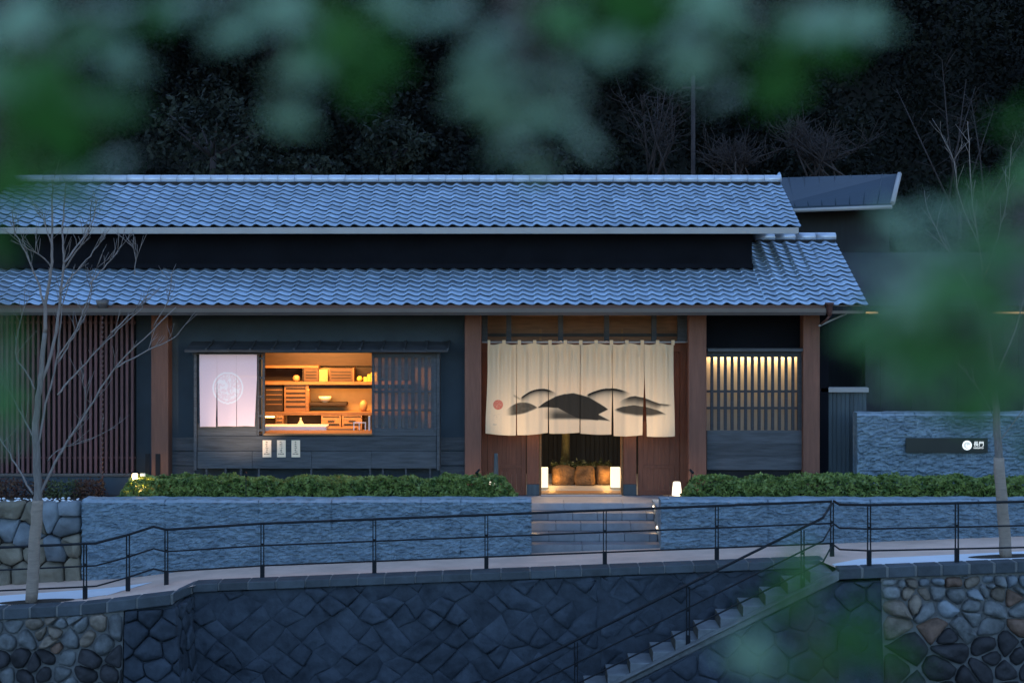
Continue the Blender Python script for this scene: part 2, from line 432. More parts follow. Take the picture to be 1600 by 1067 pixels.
# ------------------------------------------------------------------ masonry
def clip(poly, a, b, c):              # keep a*x+b*y<=c
    out = []
    for i in range(len(poly)):
        p, q = poly[i], poly[(i+1) % len(poly)]
        dp, dq = a*p[0]+b*p[1]-c, a*q[0]+b*q[1]-c
        if dp <= 0: out.append(p)
        if dp*dq < 0:
            t = dp/(dp-dq); out.append((p[0]+(q[0]-p[0])*t, p[1]+(q[1]-p[1])*t))
    return out
def area(p): return .5*abs(sum(p[i][0]*p[(i+1) % len(p)][1]-p[(i+1) % len(p)][0]*p[i][1] for i in range(len(p))))
def cen(p): return (sum(q[0] for q in p)/len(p), sum(q[1] for q in p)/len(p))
def chaikin(p, k=.25):
    o = []
    for i in range(len(p)):
        a, b = p[i], p[(i+1) % len(p)]
        o += [(a[0]*(1-k)+b[0]*k, a[1]*(1-k)+b[1]*k), (a[0]*k+b[0]*(1-k), a[1]*k+b[1]*(1-k))]
    return o
def inset(p, g):
    c = cen(p); o = []
    for q in p:
        dx, dy = q[0]-c[0], q[1]-c[1]; L = math.hypot(dx, dy) or 1
        s = max(.3, (L-g)/L); o.append((c[0]+dx*s, c[1]+dy*s))
    return o
def voronoi(seeds, bound, weights=None):
    cells = []
    for i, p in enumerate(seeds):
        poly = list(bound)
        for j, q in enumerate(seeds):
            if i == j: continue
            dx, dy = q[0]-p[0], q[1]-p[1]
            if dx*dx+dy*dy > 9: continue
            mx, my = (p[0]+q[0])/2, (p[1]+q[1])/2
            poly = clip(poly, dx, dy, dx*mx+dy*my)
            if len(poly) < 3: break
        cells.append(poly)
    return cells
def stone(poly, fn, mt, parent, proud, gap, rounds=1, name='stone', wob=.25, k=.22, flat=False, soft=False):
    p = inset(poly, gap) if gap else list(poly)
    if soft: p = [w for i in range(len(p)) for w in (p[i], tuple((p[i][c_]+p[(i+1) % len(p)][c_])/2+R.uniform(-.004, .004) for c_ in (0, 1)))]
    ck = k
    for _ in range(rounds): p = chaikin(p, ck)
    if len(p) > 14: p = p[::2]
    if len(p) < 4: return None
    c = cen(p); n = len(p); m = MB(); ph = R.uniform(0, 99)
    tl, tr_ = R.uniform(-1, 1)*proud*.5, R.uniform(-1, 1)*proud*.5
    sz = max(.05, math.sqrt(area(p)))
    rings = [(1.0, 0.0), (.90, proud*.75), (.70, proud), (.36, proud)] if soft else [(1.0, -.05), (.975, proud*.55), (.86, proud*.95), (.42, proud)] if flat else [(1.0, -.06), (.97, proud*.35), (.80, proud*.85), (.42, proud)]
    for s, h in rings:
        for q in p:
            u, v = c[0]+(q[0]-c[0])*s, c[1]+(q[1]-c[1])*s
            hh = h if h <= 0 else h + (tl*(u-c[0])/sz + tr_*(v-c[1])/sz) + proud*wob*mnoise.noise(Vector((u*6+ph, v*6, ph)))
            m.v.append(fn(u, v, hh))
    m.v.append(fn(c[0], c[1], proud*(1.0+.3*mnoise.noise(Vector((ph, c[0], c[1]))))))
    for k in range(len(rings)-1):
        for i in range(n):
            a, b = k*n+i, k*n+(i+1) % n
            m.f.append((a, b, b+n, a+n)); m.m.append(0); m.sm.append(k >= 1 or soft)
    last = (len(rings)-1)*n
    for i in range(n):
        m.f.append((last+i, last+(i+1) % n, len(m.v)-1)); m.m.append(0); m.sm.append(True)
    return build(m, name, mt, parent)

BAT = .10
def face(y0, zt):
    def fn(u, v, h): return (u, y0 - (zt-v)*BAT - h, v)
    return fn
ZT = lambda x, y: zpath(x, y) - .02
ZB = -2.75

# main dark river wall: diagonal-laid squared stones
rw = thing('river_wall', 'tall dark river wall of diagonally laid squared stones below the path railing', 'retaining wall', (0, 25.2, ZB))
def slab(name, mt, parent, xs, yf, ztf, zb, depth):
    m = MB()
    for a, b in zip(xs, xs[1:]):
        za, zb_ = ztf(a), ztf(b)
        m.hexa([(a, yf(a)-(za-zb)*BAT, zb), (b, yf(b)-(zb_-zb)*BAT, zb), (b, yf(b)+depth, zb), (a, yf(a)+depth, zb),
                (a, yf(a), za), (b, yf(b), zb_), (b, yf(b)+depth, zb_), (a, yf(a)+depth, za)])
    return build(m, name, mt, parent)
Y_RW = 25.30
x0, x1 = X(285, 25.2), X(1322, 25.2)
slab('mortar', M['mortar_d'], rw, [x0-.4, -3, 0, 3, x1], lambda x: Y_RW, lambda x: zpath(x)-.118, ZB-.9, .5)
S = .325
jit = {}
def gp(i, j):
    if (i, j) not in jit: jit[(i, j)] = (R.uniform(-.075, .075), R.uniform(-.07, .07))
    a = jit[(i, j)]
    u, v = (i-j)*S*.7071, (i+j)*S*.60
    return (u+a[0], v+a[1])
fn = face(Y_RW, -.8)
XJ = X(936, 25.2)
used = set()
for i in range(-40, 40):
    for j in range(-40, 40):
        if (i, j) in used: continue
        q = [gp(i, j), gp(i+1, j), gp(i+1, j+1), gp(i, j+1)]
        rr = R.random()
        if rr < .10 and (i+1, j) not in used: q = [gp(i, j), gp(i+1, j), gp(i+2, j), gp(i+2, j+1), gp(i+1, j+1), gp(i, j+1)]; used.add((i+1, j))
        elif rr < .18 and (i, j+1) not in used: q = [gp(i, j), gp(i+1, j), gp(i+1, j+1), gp(i+1, j+2), gp(i, j+2), gp(i, j+1)]; used.add((i, j+1))
        c = cen(q); zt = zpath(c[0])-.175
        if c[0] < x0-.3 or c[0] > x1+.2 or c[1] < ZB or c[1] > zt+.25: continue
        q = clip(q, -1, 0, -x0+.02); q = clip(q, 1, 0, x1-.02)
        sl = .039
        q = clip(q, -sl, 1, -.665+.039*.43-.124)
        q = clip(q, 0, -1, -ZB)
        if len(q) >= 3:
            if c[0] < XJ: q = clip(q, 1, 0, XJ-.025)
            else: q = clip(q, -1, 0, -XJ-.025)
        if len(q) < 3 or area(q) < .012: continue
        stone(q, fn, M['riverstone'], rw, R.choice((.006, .014, .024, .036, .05)), 0, 0, wob=1.3, soft=True)
# dark corner pier on the left with coarse rubble
lw = thing('corner_wall', 'coarse dark rubble corner of the river wall beside pale cobbles', 'retaining wall', (X(232, 24.5), 24.5, ZB))
xa, xb = X(194, 24.45), X(272, 24.45)
slab('mortar', M['mortar_d'], lw, [xa, xb], lambda x: 24.52, lambda x: zpath(x, 24.5)-.17, ZB-.9, .9)
sd = [(xa+.17+.42*i+R.uniform(-.1, .1)+(.2 if j % 2 else 0), ZB+.15+.30*j+R.uniform(-.07, .07)) for i in range(-1, 3) for j in range(7)]
for q in voronoi(sd, [(xa, ZB), (xb+.18, ZB), (xb+.02, -1.06), (xa, -1.1)]):
    if len(q) > 2 and area(q) > .01: stone(q, face(24.52, -1.0), M['riverstone'], lw, R.uniform(.02, .11), .005, 1, k=.1, flat=True, wob=.8)
# return face between the corner and the main wall
sd = [(.15+.42*i+R.uniform(-.1, .1)+(.2 if j % 2 else 0), ZB+.15+.30*j+R.uniform(-.07, .07)) for i in range(-1, 4) for j in range(7)]
dvx, dvy = XL2-XL1, .8; LL = math.hypot(dvx, dvy)
def fret(u, v, h):
    k = u/1.15; b = (-1.0-v)*BAT
    return (XL1+.02+dvx*k + h*dvy/LL + b*.35, 24.52+.78*k - b - h*dvx/LL, v)
m = MB(); m.quad(fret(0, ZB, -.02), fret(1.15, ZB, -.02), fret(1.15, -1.03, -.02), fret(0, -1.03, -.02)); build(m, 'mortar', M['mortar_d'], lw)
for q in voronoi(sd, [(0, ZB), (1.15, ZB), (1.15, -1.03), (0, -1.05)]):
    if len(q) > 2 and area(q) > .01: stone(q, fret, M['riverstone'], lw, R.uniform(.01, .06), .005, 1, k=.1, flat=True, wob=.8)

def cobble_wall(name, label, xa, xb, y0, seeds, pick, zoff=.17):
    t = thing(name, label, 'stone wall', ((xa+xb)/2, y0, ZB))
    slab('mortar', M['mortar'] if True else None, t, [xa, (xa+xb)/2, xb], lambda x: y0, lambda x: zpath(x, y0)-zoff, ZB-.9, .5)
    b = [(xa, ZB), (xb, ZB), (xb, zpath(xb, y0)-zoff-.02), (xa, zpath(xa, y0)-zoff-.02)]
    for q, s in zip(voronoi(seeds, b), seeds):
        if len(q) > 2 and area(q) > .004: stone(q, face(y0, zpath(s[0], y0)-zoff), pick(s), t, R.uniform(.07, .14), R.uniform(.006, .018), 2, wob=.7, k=.2)
    return t
def rows(xa, xb, y0, spec):
    out = []
    for py, w, jy in spec:
        x = xa + R.uniform(0, w)
        while x < xb+.1:
            out.append((x, Z(py, y0) + R.uniform(-jy, jy))); x += w*R.uniform(.55, 1.5)
            if R.random() < .3: out.append((x-w*.45, Z(py, y0) + R.choice((-1, 1))*R.uniform(.12, .17)))
    return out
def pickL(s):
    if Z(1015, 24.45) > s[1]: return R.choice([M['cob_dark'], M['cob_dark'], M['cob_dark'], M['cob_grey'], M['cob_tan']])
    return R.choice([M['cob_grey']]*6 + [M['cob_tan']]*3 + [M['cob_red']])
xa, xb = -11.1, X(192, 24.45)
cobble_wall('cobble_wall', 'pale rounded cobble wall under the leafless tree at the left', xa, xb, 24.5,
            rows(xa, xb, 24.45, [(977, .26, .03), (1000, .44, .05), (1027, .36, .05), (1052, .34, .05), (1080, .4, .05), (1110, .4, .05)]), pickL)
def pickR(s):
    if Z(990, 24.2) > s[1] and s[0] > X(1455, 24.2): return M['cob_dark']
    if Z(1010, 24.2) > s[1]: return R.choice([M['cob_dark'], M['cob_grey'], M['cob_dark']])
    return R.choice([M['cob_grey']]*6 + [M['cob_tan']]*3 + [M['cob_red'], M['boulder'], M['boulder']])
xa, xb = X(1378, 24.3), 11.5
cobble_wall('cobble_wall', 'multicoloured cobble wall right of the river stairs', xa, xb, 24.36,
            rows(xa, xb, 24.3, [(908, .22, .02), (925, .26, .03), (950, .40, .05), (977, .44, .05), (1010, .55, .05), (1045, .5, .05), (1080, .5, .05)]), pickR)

# coping blocks, one run along each stretch of river wall
def coping_run(label, xa, xb, yf, w, hh, depth, joint):
    t = thing('wall_coping', label, 'coping', ((xa+xb)/2, yf((xa+xb)/2), zpath((xa+xb)/2)))
    x = xa; k = 0
    back = MB()
    while x < xb-.03:
        x2 = min(xb, x + w*R.uniform(.85, 1.15))
        if xb-x2 < w*.35: x2 = xb
        g = joint/2; a, b = x+g, x2-g; ya, yb = yf(a), yf(b); jo = R.uniform(-.012, .012)
        za, zb = zpath(a, ya)+.01, zpath(b, yb)+.01
        m = MB()
        m.hexa([(a, ya+jo, za-hh), (b, yb+jo, zb-hh), (b, yb+depth, zb-hh), (a, ya+depth, za-hh), (a, ya+jo+.012, za), (b, yb+jo+.012, zb), (b, yb+depth, zb), (a, ya+depth, za)])
        build(m, 'coping_stone', M['coping'], t, .014)
        if joint:
            back.hexa([(b-.001, yb+.022, zb-hh+.006), (x2+g+.001, yb+.022, zb-hh+.006), (x2+g+.001, yb+depth-.02, zb-hh+.006), (b-.001, yb+depth-.02, zb-hh+.006),
                       (b-.001, yb+.022, zb-.006), (x2+g+.001, yb+.022, zb-.006), (x2+g+.001, yb+depth-.02, zb-.006), (b-.001, yb+depth-.02, zb-.006)])
        x = x2
    if joint: build(back, 'mortar_joints', M['mortar'], t, kind='stuff')
    return t
coping_run('squared coping blocks with pale joints on the cobble wall at the left', -11.0, XL1, lambda x: 24.42, .42, .17, .34, .03)
coping_run('angled coping blocks turning the corner of the river wall', XL1+.004, XL2, yfront, .45, .15, .42, .016)
coping_run('long run of dark coping blocks under the ramped railing', XL2+.004, XR1-.02, lambda x: 25.22, .46, .13, .40, .018)
coping_run('squared dark coping blocks with pale joints above the multicoloured cobbles', XR1, 11.4, lambda x: 24.26, .40, .17, .30, .04)

# ------------------------------------------------------------------ stairs down to the river
st = thing('river_stairs', 'concrete stairs running down to the river beside the dark wall', 'stairs', (X(1130, 24.7), 24.7, ZB))
RUN, RISE = .36, .178
sx = XR1 - .02; sz = zpath(sx) - .01
y0s, y1s = 24.50, 25.16
k = 0
while k < 19:
    xr = sx - k*RUN; zt = sz - .03 - k*RISE
    m = MB(); m.hexa([(xr-RUN-.01, y0s-k*.014, zt-RISE-.1), (xr, y0s-k*.014, zt-RISE-.1), (xr, y1s-k*.014, zt-RISE-.1), (xr-RUN-.01, y1s-k*.014, zt-RISE-.1),
                      (xr-RUN-.01, y0s-k*.014, zt), (xr, y0s-k*.014, zt), (xr, y1s-k*.014, zt), (xr-RUN-.01, y1s-k*.014, zt)])
    m.m[-1] = 1; build(m, 'step', [M['stepconc'], M['stepriser']], st, .015); k += 1
LN = 19*RUN
m = MB()
dzl = 19*RISE
m.hexa([(sx-LN, 24.28, sz-dzl-.12), (sx+.05, 24.28, sz-.12), (sx+.05, 24.47, sz-.12), (sx-LN, 24.22, sz-dzl-.12),
        (sx-LN, 24.28-.26, sz-dzl+.03), (sx+.05, 24.28, sz+.015), (sx+.05, 24.48, sz+.015), (sx-LN, 24.48-.26, sz-dzl+.03)])
build(m, 'stair_stringer', M['coping2'], st, .012)
# masonry under the stringer
m = MB()
m.hexa([(sx-LN, 24.05, ZB-1.2), (X(1378, 24.3), 24.36-.3, ZB-1.2), (X(1378, 24.3), 24.8, ZB-1.2), (sx-LN, 24.8, ZB-1.2),
        (sx-LN, 24.04, sz-dzl-.13), (sx+.02, 24.36, sz-.13), (sx+.02, 24.8, sz-.13), (sx-LN, 24.8, sz-dzl-.13)])
build(m, 'mortar', M['mortar_d'], st)
m = MB(); xk = X(1378, 24.3)
m.hexa([(sx+.02, 24.36-.26, ZB), (xk, 24.36-.26, ZB), (xk, 24.8, ZB), (sx+.02, 24.8, ZB),
        (sx+.02, 24.38, zpath(sx)-.18), (xk, 24.38, zpath(xk)-.18), (xk, 24.8, zpath(xk)-.18), (sx+.02, 24.8, zpath(sx)-.18)])
build(m, 'mortar', M['mortar_d'], st)
sd = [(xk-.2-.5*i+R.uniform(-.13, .13)+(.25 if j % 2 else 0), ZB+.15+.36*j+R.uniform(-.09, .09)) for i in range(-1, 10) for j in range(8)]
bnd = [(sx-3.6, ZB), (xk, ZB), (xk, zpath(xk)-.19), (sx, sz-.16)]
bnd = [(sx-3.5, max(ZB, sz-.16-3.5*RISE/RUN)), (xk, ZB), (xk, zpath(xk)-.19), (sx, sz-.16)]
for q in voronoi(sd, bnd):
    if len(q) > 2 and area(q) > .015:
        stone(q, lambda u, v, h: (u, 24.37 - (zpath(5)-.19-v)*BAT - h, v), M['riverstone'], st, R.uniform(.01, .06), .005, 1, k=.1, flat=True, wob=.8)

# ------------------------------------------------------------------ railings
def post(t, x, y, zb, h, zr=None):
    m = MB()
    for s in (-1, 1):
        m.box(x+s*.023-.008, x+s*.023+.008, y-.02, y+.02, zb+.20, zb+h-.015)
    m.box(x-.035, x+.035, y-.025, y+.025, zb-.01, zb+.23)
    m.box(x-.03, x+.03, y-.012, y+.012, zb+h*.62-.02, zb+h*.62+.02)
    build(m, 'post', M['rail'], t, .004)
def rail(t, pts, r, name='rail'):
    m = MB(); m.tube(pts, r, 8); build(m, name, M['rail'], t)
HR = .915
def railing(label, pts, posts, h=HR):
    t = thing('railing', label, 'railing', tuple(pts[len(pts)//2]))
    for f, r in ((1.0, .021), (.60, .014), (.235, .014)):
        rail(t, [(p[0], p[1], p[2]+h*f) for p in pts], r, 'handrail' if f == 1.0 else 'rail')
    for x, y, z in posts: post(t, x, y, z, h)
    return t
ptsL = [(-10.5, 25.0, Z(946, 25.0)), (X(0, 25.0), 25.0, Z(943, 25.0)), (X(133, 25.0), 25.0, Z(937, 25.0)), (X(150, 25.05), 25.05, Z(936, 25.05)), (X(200, 25.3), 25.3, Z(922, 25.3)), (X(240, 25.58), 25.58, Z(908, 25.6)), (X(260, Y_RAIL), Y_RAIL, zpath(X(260, Y_RAIL)))]
mainx = [410, 585, 760, 945, 1120, 1300]
ptsL[0] = (-11.4, 25.0, Z(947, 25.0))
ptsM = ptsL + [(X(p, Y_RAIL), Y_RAIL, zpath(X(p, Y_RAIL))) for p in mainx]
railing('long black steel railing following the ramped path from the left', ptsM, [ptsL[2], ptsL[4], ptsL[6]] + [(X(p, Y_RAIL), Y_RAIL, zpath(X(p, Y_RAIL))) for p in mainx])
d = 24.45
ptsR = [(X(1303, 25.4), 25.4, zpath(5.3)), (X(1312, 25.0), 25.0, zpath(5.3)), (X(1358, d), d, Z(882, d)), (X(1495, d), d, Z(879, d)), (X(1632, d), d, Z(876, d)), (X(1700, d), d, Z(874, d)), (11.6, d, Z(871, d))]
railing('black steel railing on the right behind the white concrete strip', ptsR, ptsR[2:5], .95)
sp = thing('railing', 'sloping black steel handrail down the river stairs', 'railing', (X(1075, 24.4), 24.4, ZB))
a = Vector((X(1303, 25.3), 25.3, zpath(5.2))); b = Vector((X(1254, 24.55), 24.55, Z(880, 24.55)))
def stairpt(px): 
    dd = 24.42; x = X(px, dd); return (x, dd-.0, sz + .02 + (x-sx)*RISE/RUN)
pl = [stairpt(p) for p in (1286, 1254, 1075, 900, 740, 560)]
tops = [(X(1300, 25.4), 25.4, zpath(5.3))] + pl
for f, r in ((1.0, .021), (.60, .014), (.235, .014)):
    rail(sp, [(p[0], p[1], p[2]+HR*f) for p in tops], r, 'handrail' if f == 1 else 'rail')
for p in pl[1:5]: post(sp, p[0], p[1], p[2]-.12, HR+.10)

# ------------------------------------------------------------------ slate garden walls, steps, landing, beds
def slate_wall(t, xa, xb, y0, y1, zb_f, zt, n_seed, side=True):
    """one rough split-face slab: front relief, ragged top edge"""
    nx = max(6, int((xb-xa)/.030)); nz = 56
    m = MB()
    def rel(x, z):
        r = .035*abs(mnoise.noise(Vector((x*1.5, z*6+x*.4, n_seed)))) + .050*abs(mnoise.noise(Vector((x*4.6, z*15+x, n_seed+5)))) + .040*mnoise.noise(Vector((x*12, z*26, n_seed+9))) + .022*mnoise.noise(Vector((x*30, z*44, n_seed+1)))
        return r
    def top(x): return zt + .014*mnoise.noise(Vector((x*2.2, 1.7, n_seed))) + .008*mnoise.noise(Vector((x*9, 4.7, n_seed)))
    for j in range(nz+1):
        for i in range(nx+1):
            x = xa+(xb-xa)*i/nx; zb = zb_f(x); z = zb + (top(x)-zb)*j/nz
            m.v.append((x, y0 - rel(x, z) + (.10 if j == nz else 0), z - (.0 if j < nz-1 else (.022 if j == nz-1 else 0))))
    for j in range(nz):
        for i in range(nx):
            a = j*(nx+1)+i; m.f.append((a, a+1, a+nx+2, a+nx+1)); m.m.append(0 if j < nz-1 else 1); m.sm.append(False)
    b0 = len(m.v)
    for jj in range(1, 7):
        for i in range(nx+1):
            x = xa+(xb-xa)*i/nx; y = y0+(y1-y0)*jj/6
            m.v.append((x, y, top(x) + .012*mnoise.noise(Vector((x*4, y*4, n_seed+2)))))
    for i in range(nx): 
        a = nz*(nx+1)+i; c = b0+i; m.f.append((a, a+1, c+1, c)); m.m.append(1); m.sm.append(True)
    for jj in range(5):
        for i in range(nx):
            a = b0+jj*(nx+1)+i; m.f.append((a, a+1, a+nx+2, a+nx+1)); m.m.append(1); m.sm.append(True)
    # ends and back
    for x, idx in ((xa, 0), (xb, nx)):
        zb = zb_f(x)
        nzq = 10; nyq = 10; bb = len(m.v)
        for j in range(nzq+1):
            for i in range(nyq+1):
                z = zb+(top(x)-zb)*j/nzq; y = y0+(y1-y0)*i/nyq
                sgn = -1 if idx == 0 else 1
                off = 0 if i in (0,) or j == nzq else sgn*(.014*mnoise.noise(Vector((y*3, z*8, n_seed+3))) - .006)
                yy = y if i else y0 - rel(x, z)
                m.v.append((x+off, yy, z))
        for j in range(nzq):
            for i in range(nyq):
                q = bb+j*(nyq+1)+i; f = (q, q+1, q+nyq+2, q+nyq+1)
                m.f.append(f if idx else f[::-1]); m.m.append(0); m.sm.append(True)
    m.quad((xa, y1, zb_f(xa)), (xa, y1, zt-.01), (xb, y1, zt-.01), (xb, y1, zb_f(xb)))
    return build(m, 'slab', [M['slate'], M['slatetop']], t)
ZW = Z(781, 27.0)
SX0, SX1 = .345, 2.615
wl_ = thing('slate_wall', 'long blue split slate wall under the left hedge', 'stone wall', (-3.6, 27.0, -.95))
cuts = [X(128, 27), -6.1, -4.45, -3.17, -1.6, -.9, SX0]
for i, (a, b) in enumerate(zip(cuts, cuts[1:])): slate_wall(wl_, a+.002, b-.002, Y_WALL, Y_WALL+.42, lambda x: zpath(x, 27)-.05, ZW, 3.1)
# the wall's return beside the steps
slate_wall(wl_, SX0-.30, SX0-.004, Y_WALL+.424, 28.75, lambda x: -.7, .055, 21.0)
wr_ = thing('slate_wall', 'blue split slate wall right of the steps under the right hedge', 'stone wall', (6.0, 27.0, -.8))
cuts = [SX1, 4.5, 6.3, 8.2, 11.0]
for i, (a, b) in enumerate(zip(cuts, cuts[1:])): slate_wall(wr_, a+.002, b-.002, Y_WALL, Y_WALL+.42, lambda x: zpath(x, 27)-.05, ZW, 33.1)
slate_wall(wr_, SX1+.004, SX1+.30, Y_WALL+.424, 28.75, lambda x: -.7, .055, 51.0)

es = thing('entrance_steps', 'grey stone steps rising between the slate walls to the entrance', 'steps', (1.48, 27.8, -.7))
ntr = 5; ys = [28.6-.33*k for k in range(5)]; zs = [-.0-.135*k for k in range(5)]
for k in range(5):
    n = 5 if k else 4
    off = 0 if k % 2 == 0 else .5
    edges = [SX0] + [SX0+(SX1-SX0)*(i+(.0 if off == 0 else -.5*.6))/n for i in range(1, n+(0 if off == 0 else 1))] + [SX1]
    if k == 0: edges = [SX0-.02, SX0+.62, SX1-.55, SX1+.02]
    if k == 4: edges = [SX0-.03, SX0+.9, SX1+.02]
    y1 = ys[k]+.36 if k else 29.0
    for a, b in zip(edges, edges[1:]):
        m = MB(); zb = zs[k]-.135 if k < 4 else zpath(1.4, 27)-.12
        m.box(a+.003, b-.003, ys[k], y1 if k == 0 else ys[k]+.329, zb+.001, zs[k]+R.uniform(-.002, .002))
        build(m, 'step_block', M['stepstone'] if k else M['paving'], es, .006)
# step lights set in the side walls
for i, (px, py, k) in enumerate(((1022, 795, 1), (1028, 826, 3))):
    for side in (0, 1):
        xx = SX1-.004 if side else SX0-.0045
        yy = ys[k]+.1; zz = zs[k]+.10
        m = MB(); m.box(xx-.006, xx+.006, yy-.03, yy+.03, zz-.018, zz+.018, 0)
        o = build(m, 'step_light', M['steplight'])
        tag(o, ('small warm step light in the right wall, upper', 'small warm step light in the right wall, lower', 'small warm step light in the left wall, upper', 'small warm step light in the left wall, lower')[i+(0 if side else 2)], 'step light', 'step lights beside the entrance steps')
        lamp('step_glow', 'POINT', (xx+(-.06 if side else .06), yy-.06, zz-.03), .07, WARM, .02)

m = MB(); m.box(SX0-.3, SX1+.3, 29.0, 33.2, -.3, -.004); struct(m, 'landing', M['paving'])
m = MB(); m.box(-14, SX0-.31, Y_WALL+.43, 28.78, -.5, .13); m.box(SX1+.31, 14, Y_WALL+.43, 28.78, -.5, .13); struct(m, 'planting_bed', M['soil'])

# boulder wall at the far left
bw = thing('boulder_wall', 'rough boulder wall behind the leafless tree left of the slate wall', 'stone wall', (-9, 27.05, -1.2))
xa, xb = -11.2, X(127, 27.05)
m = MB(); m.box(xa, xb-.01, 27.14, 27.9, -1.5, Z(782, 27.1)-.03); build(m, 'earth_core', M['soil'], bw)
sp_ = [(70,180),(300,260),(410,230),(600,155),(60,350),(215,400),(580,330),(80,590),(300,560),(475,560),(620,480),(150,720),(30,730),(440,700),(620,690),(-120,200),(-130,420),(-90,640),(-260,260),(-280,500),(-60,760),(-230,720)]
seeds = [(X(a/5.335, 27.05), Z(760+b/5.335, 27.05)) for a, b in sp_]
bd = [(xa, -1.35), (xb, -1.30), (xb, Z(783, 27.05)), (xa, Z(783, 27.05))]
for q in voronoi(seeds, bd):
    if len(q) > 2: stone(q, lambda u, v, h: (u, 27.12-h, v), R.choice([M['boulder'], M['boulder'], M['boulder_t']]), bw, R.uniform(.08, .2), .004, 1, name='boulder', wob=1.1, k=.12, flat=True)
m = MB()
for _ in range(110):
    x, y, r = R.uniform(-10, X(124, 27.3)), R.uniform(27.05, 27.5), R.uniform(.012, .035)
    m.lathe((x, y, Z(783, 27.1)-.01), [(r*.7, 0), (r, r*.5), (r*.5, r*.95)], 6)
o = build(m, 'gravel', M['concrete'], kind='stuff'); tag(o, 'pale gravel scattered along the top of the boulder wall', 'gravel')

# ------------------------------------------------------------------ the inn building
inn = thing('inn_building', 'long dark timber inn with silver tiled double roof and lit shop window', 'building', (-1.5, 30.5, 0))
# roofs: sheathing + tiles
def roof_deck(name, xa, xb, ye, ze, yr, back=True):
    zr = ze + (yr-ye)*.427
    m = MB()
    th = .10
    m.hexa([(xa, ye+.02, ze-th-.03), (xb, ye+.02, ze-th-.03), (xb, yr, zr-th-.03), (xa, yr, zr-th-.03), (xa, ye+.02, ze-.045), (xb, ye+.02, ze-.045), (xb, yr, zr-.045), (xa, yr, zr-.045)])
    if back:
        yb = yr+2.4; zb = zr-2.4*.427
        m.hexa([(xa, yr+.001, zr-th-.03), (xb, yr+.001, zr-th-.03), (xb, yb, zb-th-.03), (xa, yb, zb-th-.03), (xa, yr+.001, zr-.045), (xb, yr+.001, zr-.045), (xb, yb, zb-.045), (xa, yb, zb-.045)])
    return build(m, name, M['deck'], inn)
up = roof_deck('upper_roof', BX0, UX1-.03, Y_UE, Z_UE, Y_UR)
lo = roof_deck('lower_roof', BX0, UWX1, Y_EAVE, Z_EAVE, Y_UW-.05, back=False)
lo2 = roof_deck('side_roof', UWX1+.002, LX1-.03, Y_EAVE, Z_EAVE, Y_LR)
TW, TL = .2655, .222
def tile_mesh():
    m = MB(); n = 8; W = TW; L = TL*1.12; th = .008
    def zf(u):                      # S profile: roll at the left, pan at the right
        return .023*(math.cos(2*math.pi*(u-.26)) + .20*math.cos(4*math.pi*(u-.2)))
    top0, top1, bot = [], [], []
    for i in range(n+1):
        u = i/n; x = u*(W+.012)
        m.v.append((x, 0, zf(u)+.034))
    for i in range(n+1):
        u = i/n; m.v.append((u*(W+.012), L, zf(u)))
    for i in range(n+1):
        u = i/n; m.v.append((u*(W+.012), .0, zf(u)+.034-th))
    for i in range(n+1):
        u = i/n; m.v.append((u*(W+.012), .06, zf(u)-.014))
    for i in range(n):
        m.f.append((i, i+1, n+1+i+1, n+1+i)); m.m.append(0); m.sm.append(True)
        a = 2*(n+1)+i; m.f.append((a, a+1, i+1, i)); m.m.append(0); m.sm.append(False)
        b = 3*(n+1)+i; m.f.append((b, b+1, a+1, a)); m.m.append(0); m.sm.append(False)
    return mesh_of('roof_tile', m.v, m.f, [M['tile']], None, m.sm)
TM = tile_mesh()
tv = np.array([v.co for v in TM.vertices]); tf = [tuple(p.vertices) for p in TM.polygons]; tsm = [p.use_smooth for p in TM.polygons]
def tile_positions(xa, xb, ye, ze, run):
    nrow = int(round(run/math.cos(PITCH)/TL)); tl = run/math.cos(PITCH)/nrow
    out = []
    ncol = int(round((xb-xa)/TW))
    for r in range(nrow):
        for c in range(ncol):
            s = r*tl; out.append((xb-(ncol-c)*TW, ye + s*math.cos(PITCH) - .03, ze + s*math.sin(PITCH) - .03, r))
    return out
def add_tiles(parent, pos, singles):
    m = MB(); vs = []; k = 0
    cP, sP = math.cos(PITCH), math.sin(PITCH)
    for (x, y, z, r), single in zip(pos, singles):
        a = PITCH + R.uniform(-.008, .008); rz = R.uniform(-.006, .006); dz = R.uniform(-.002, .003)
        if single:
            o = bpy.data.objects.new('roof_tile', TM); link(o); place(o, (x, y, z+dz), parent); o.rotation_euler = (a, 0, rz)
        else:
            Mx = Matrix.Translation((x, y, z+dz)) @ Matrix.Rotation(rz, 4, 'Z') @ Matrix.Rotation(a, 4, 'X')
            A = np.array(Mx); w = tv @ A[:3, :3].T + A[:3, 3]
            n = len(m.v); m.v += [tuple(q) for q in w]; m.f += [tuple(n+i for i in f) for f in tf]; m.sm += tsm; m.m += [0]*len(tf)
    if m.v: build(m, 'tiles', M['tile'], parent, kind='stuff')
pos2 = tile_positions(UWX1+.02, LX1, Y_EAVE, Z_EAVE, Y_LR-Y_EAVE-.05)
add_tiles(lo2, pos2, [True]*len(pos2))
left = 300-len(pos2)
pos1 = tile_positions(BX0, UWX1+.02, Y_EAVE, Z_EAVE, Y_UW-Y_EAVE-.02)
vis = [i for i, p in enumerate(pos1) if p[0] > -8.9]
vis.sort(key=lambda i: (pos1[i][3], -pos1[i][0]))
ch = set(vis[:left])
add_tiles(lo, pos1, [i in ch for i in range(len(pos1))])
pos3 = tile_positions(BX0, UX1, Y_UE, Z_UE, Y_UR-Y_UE-.06)
add_tiles(up, pos3, [False]*len(pos3))
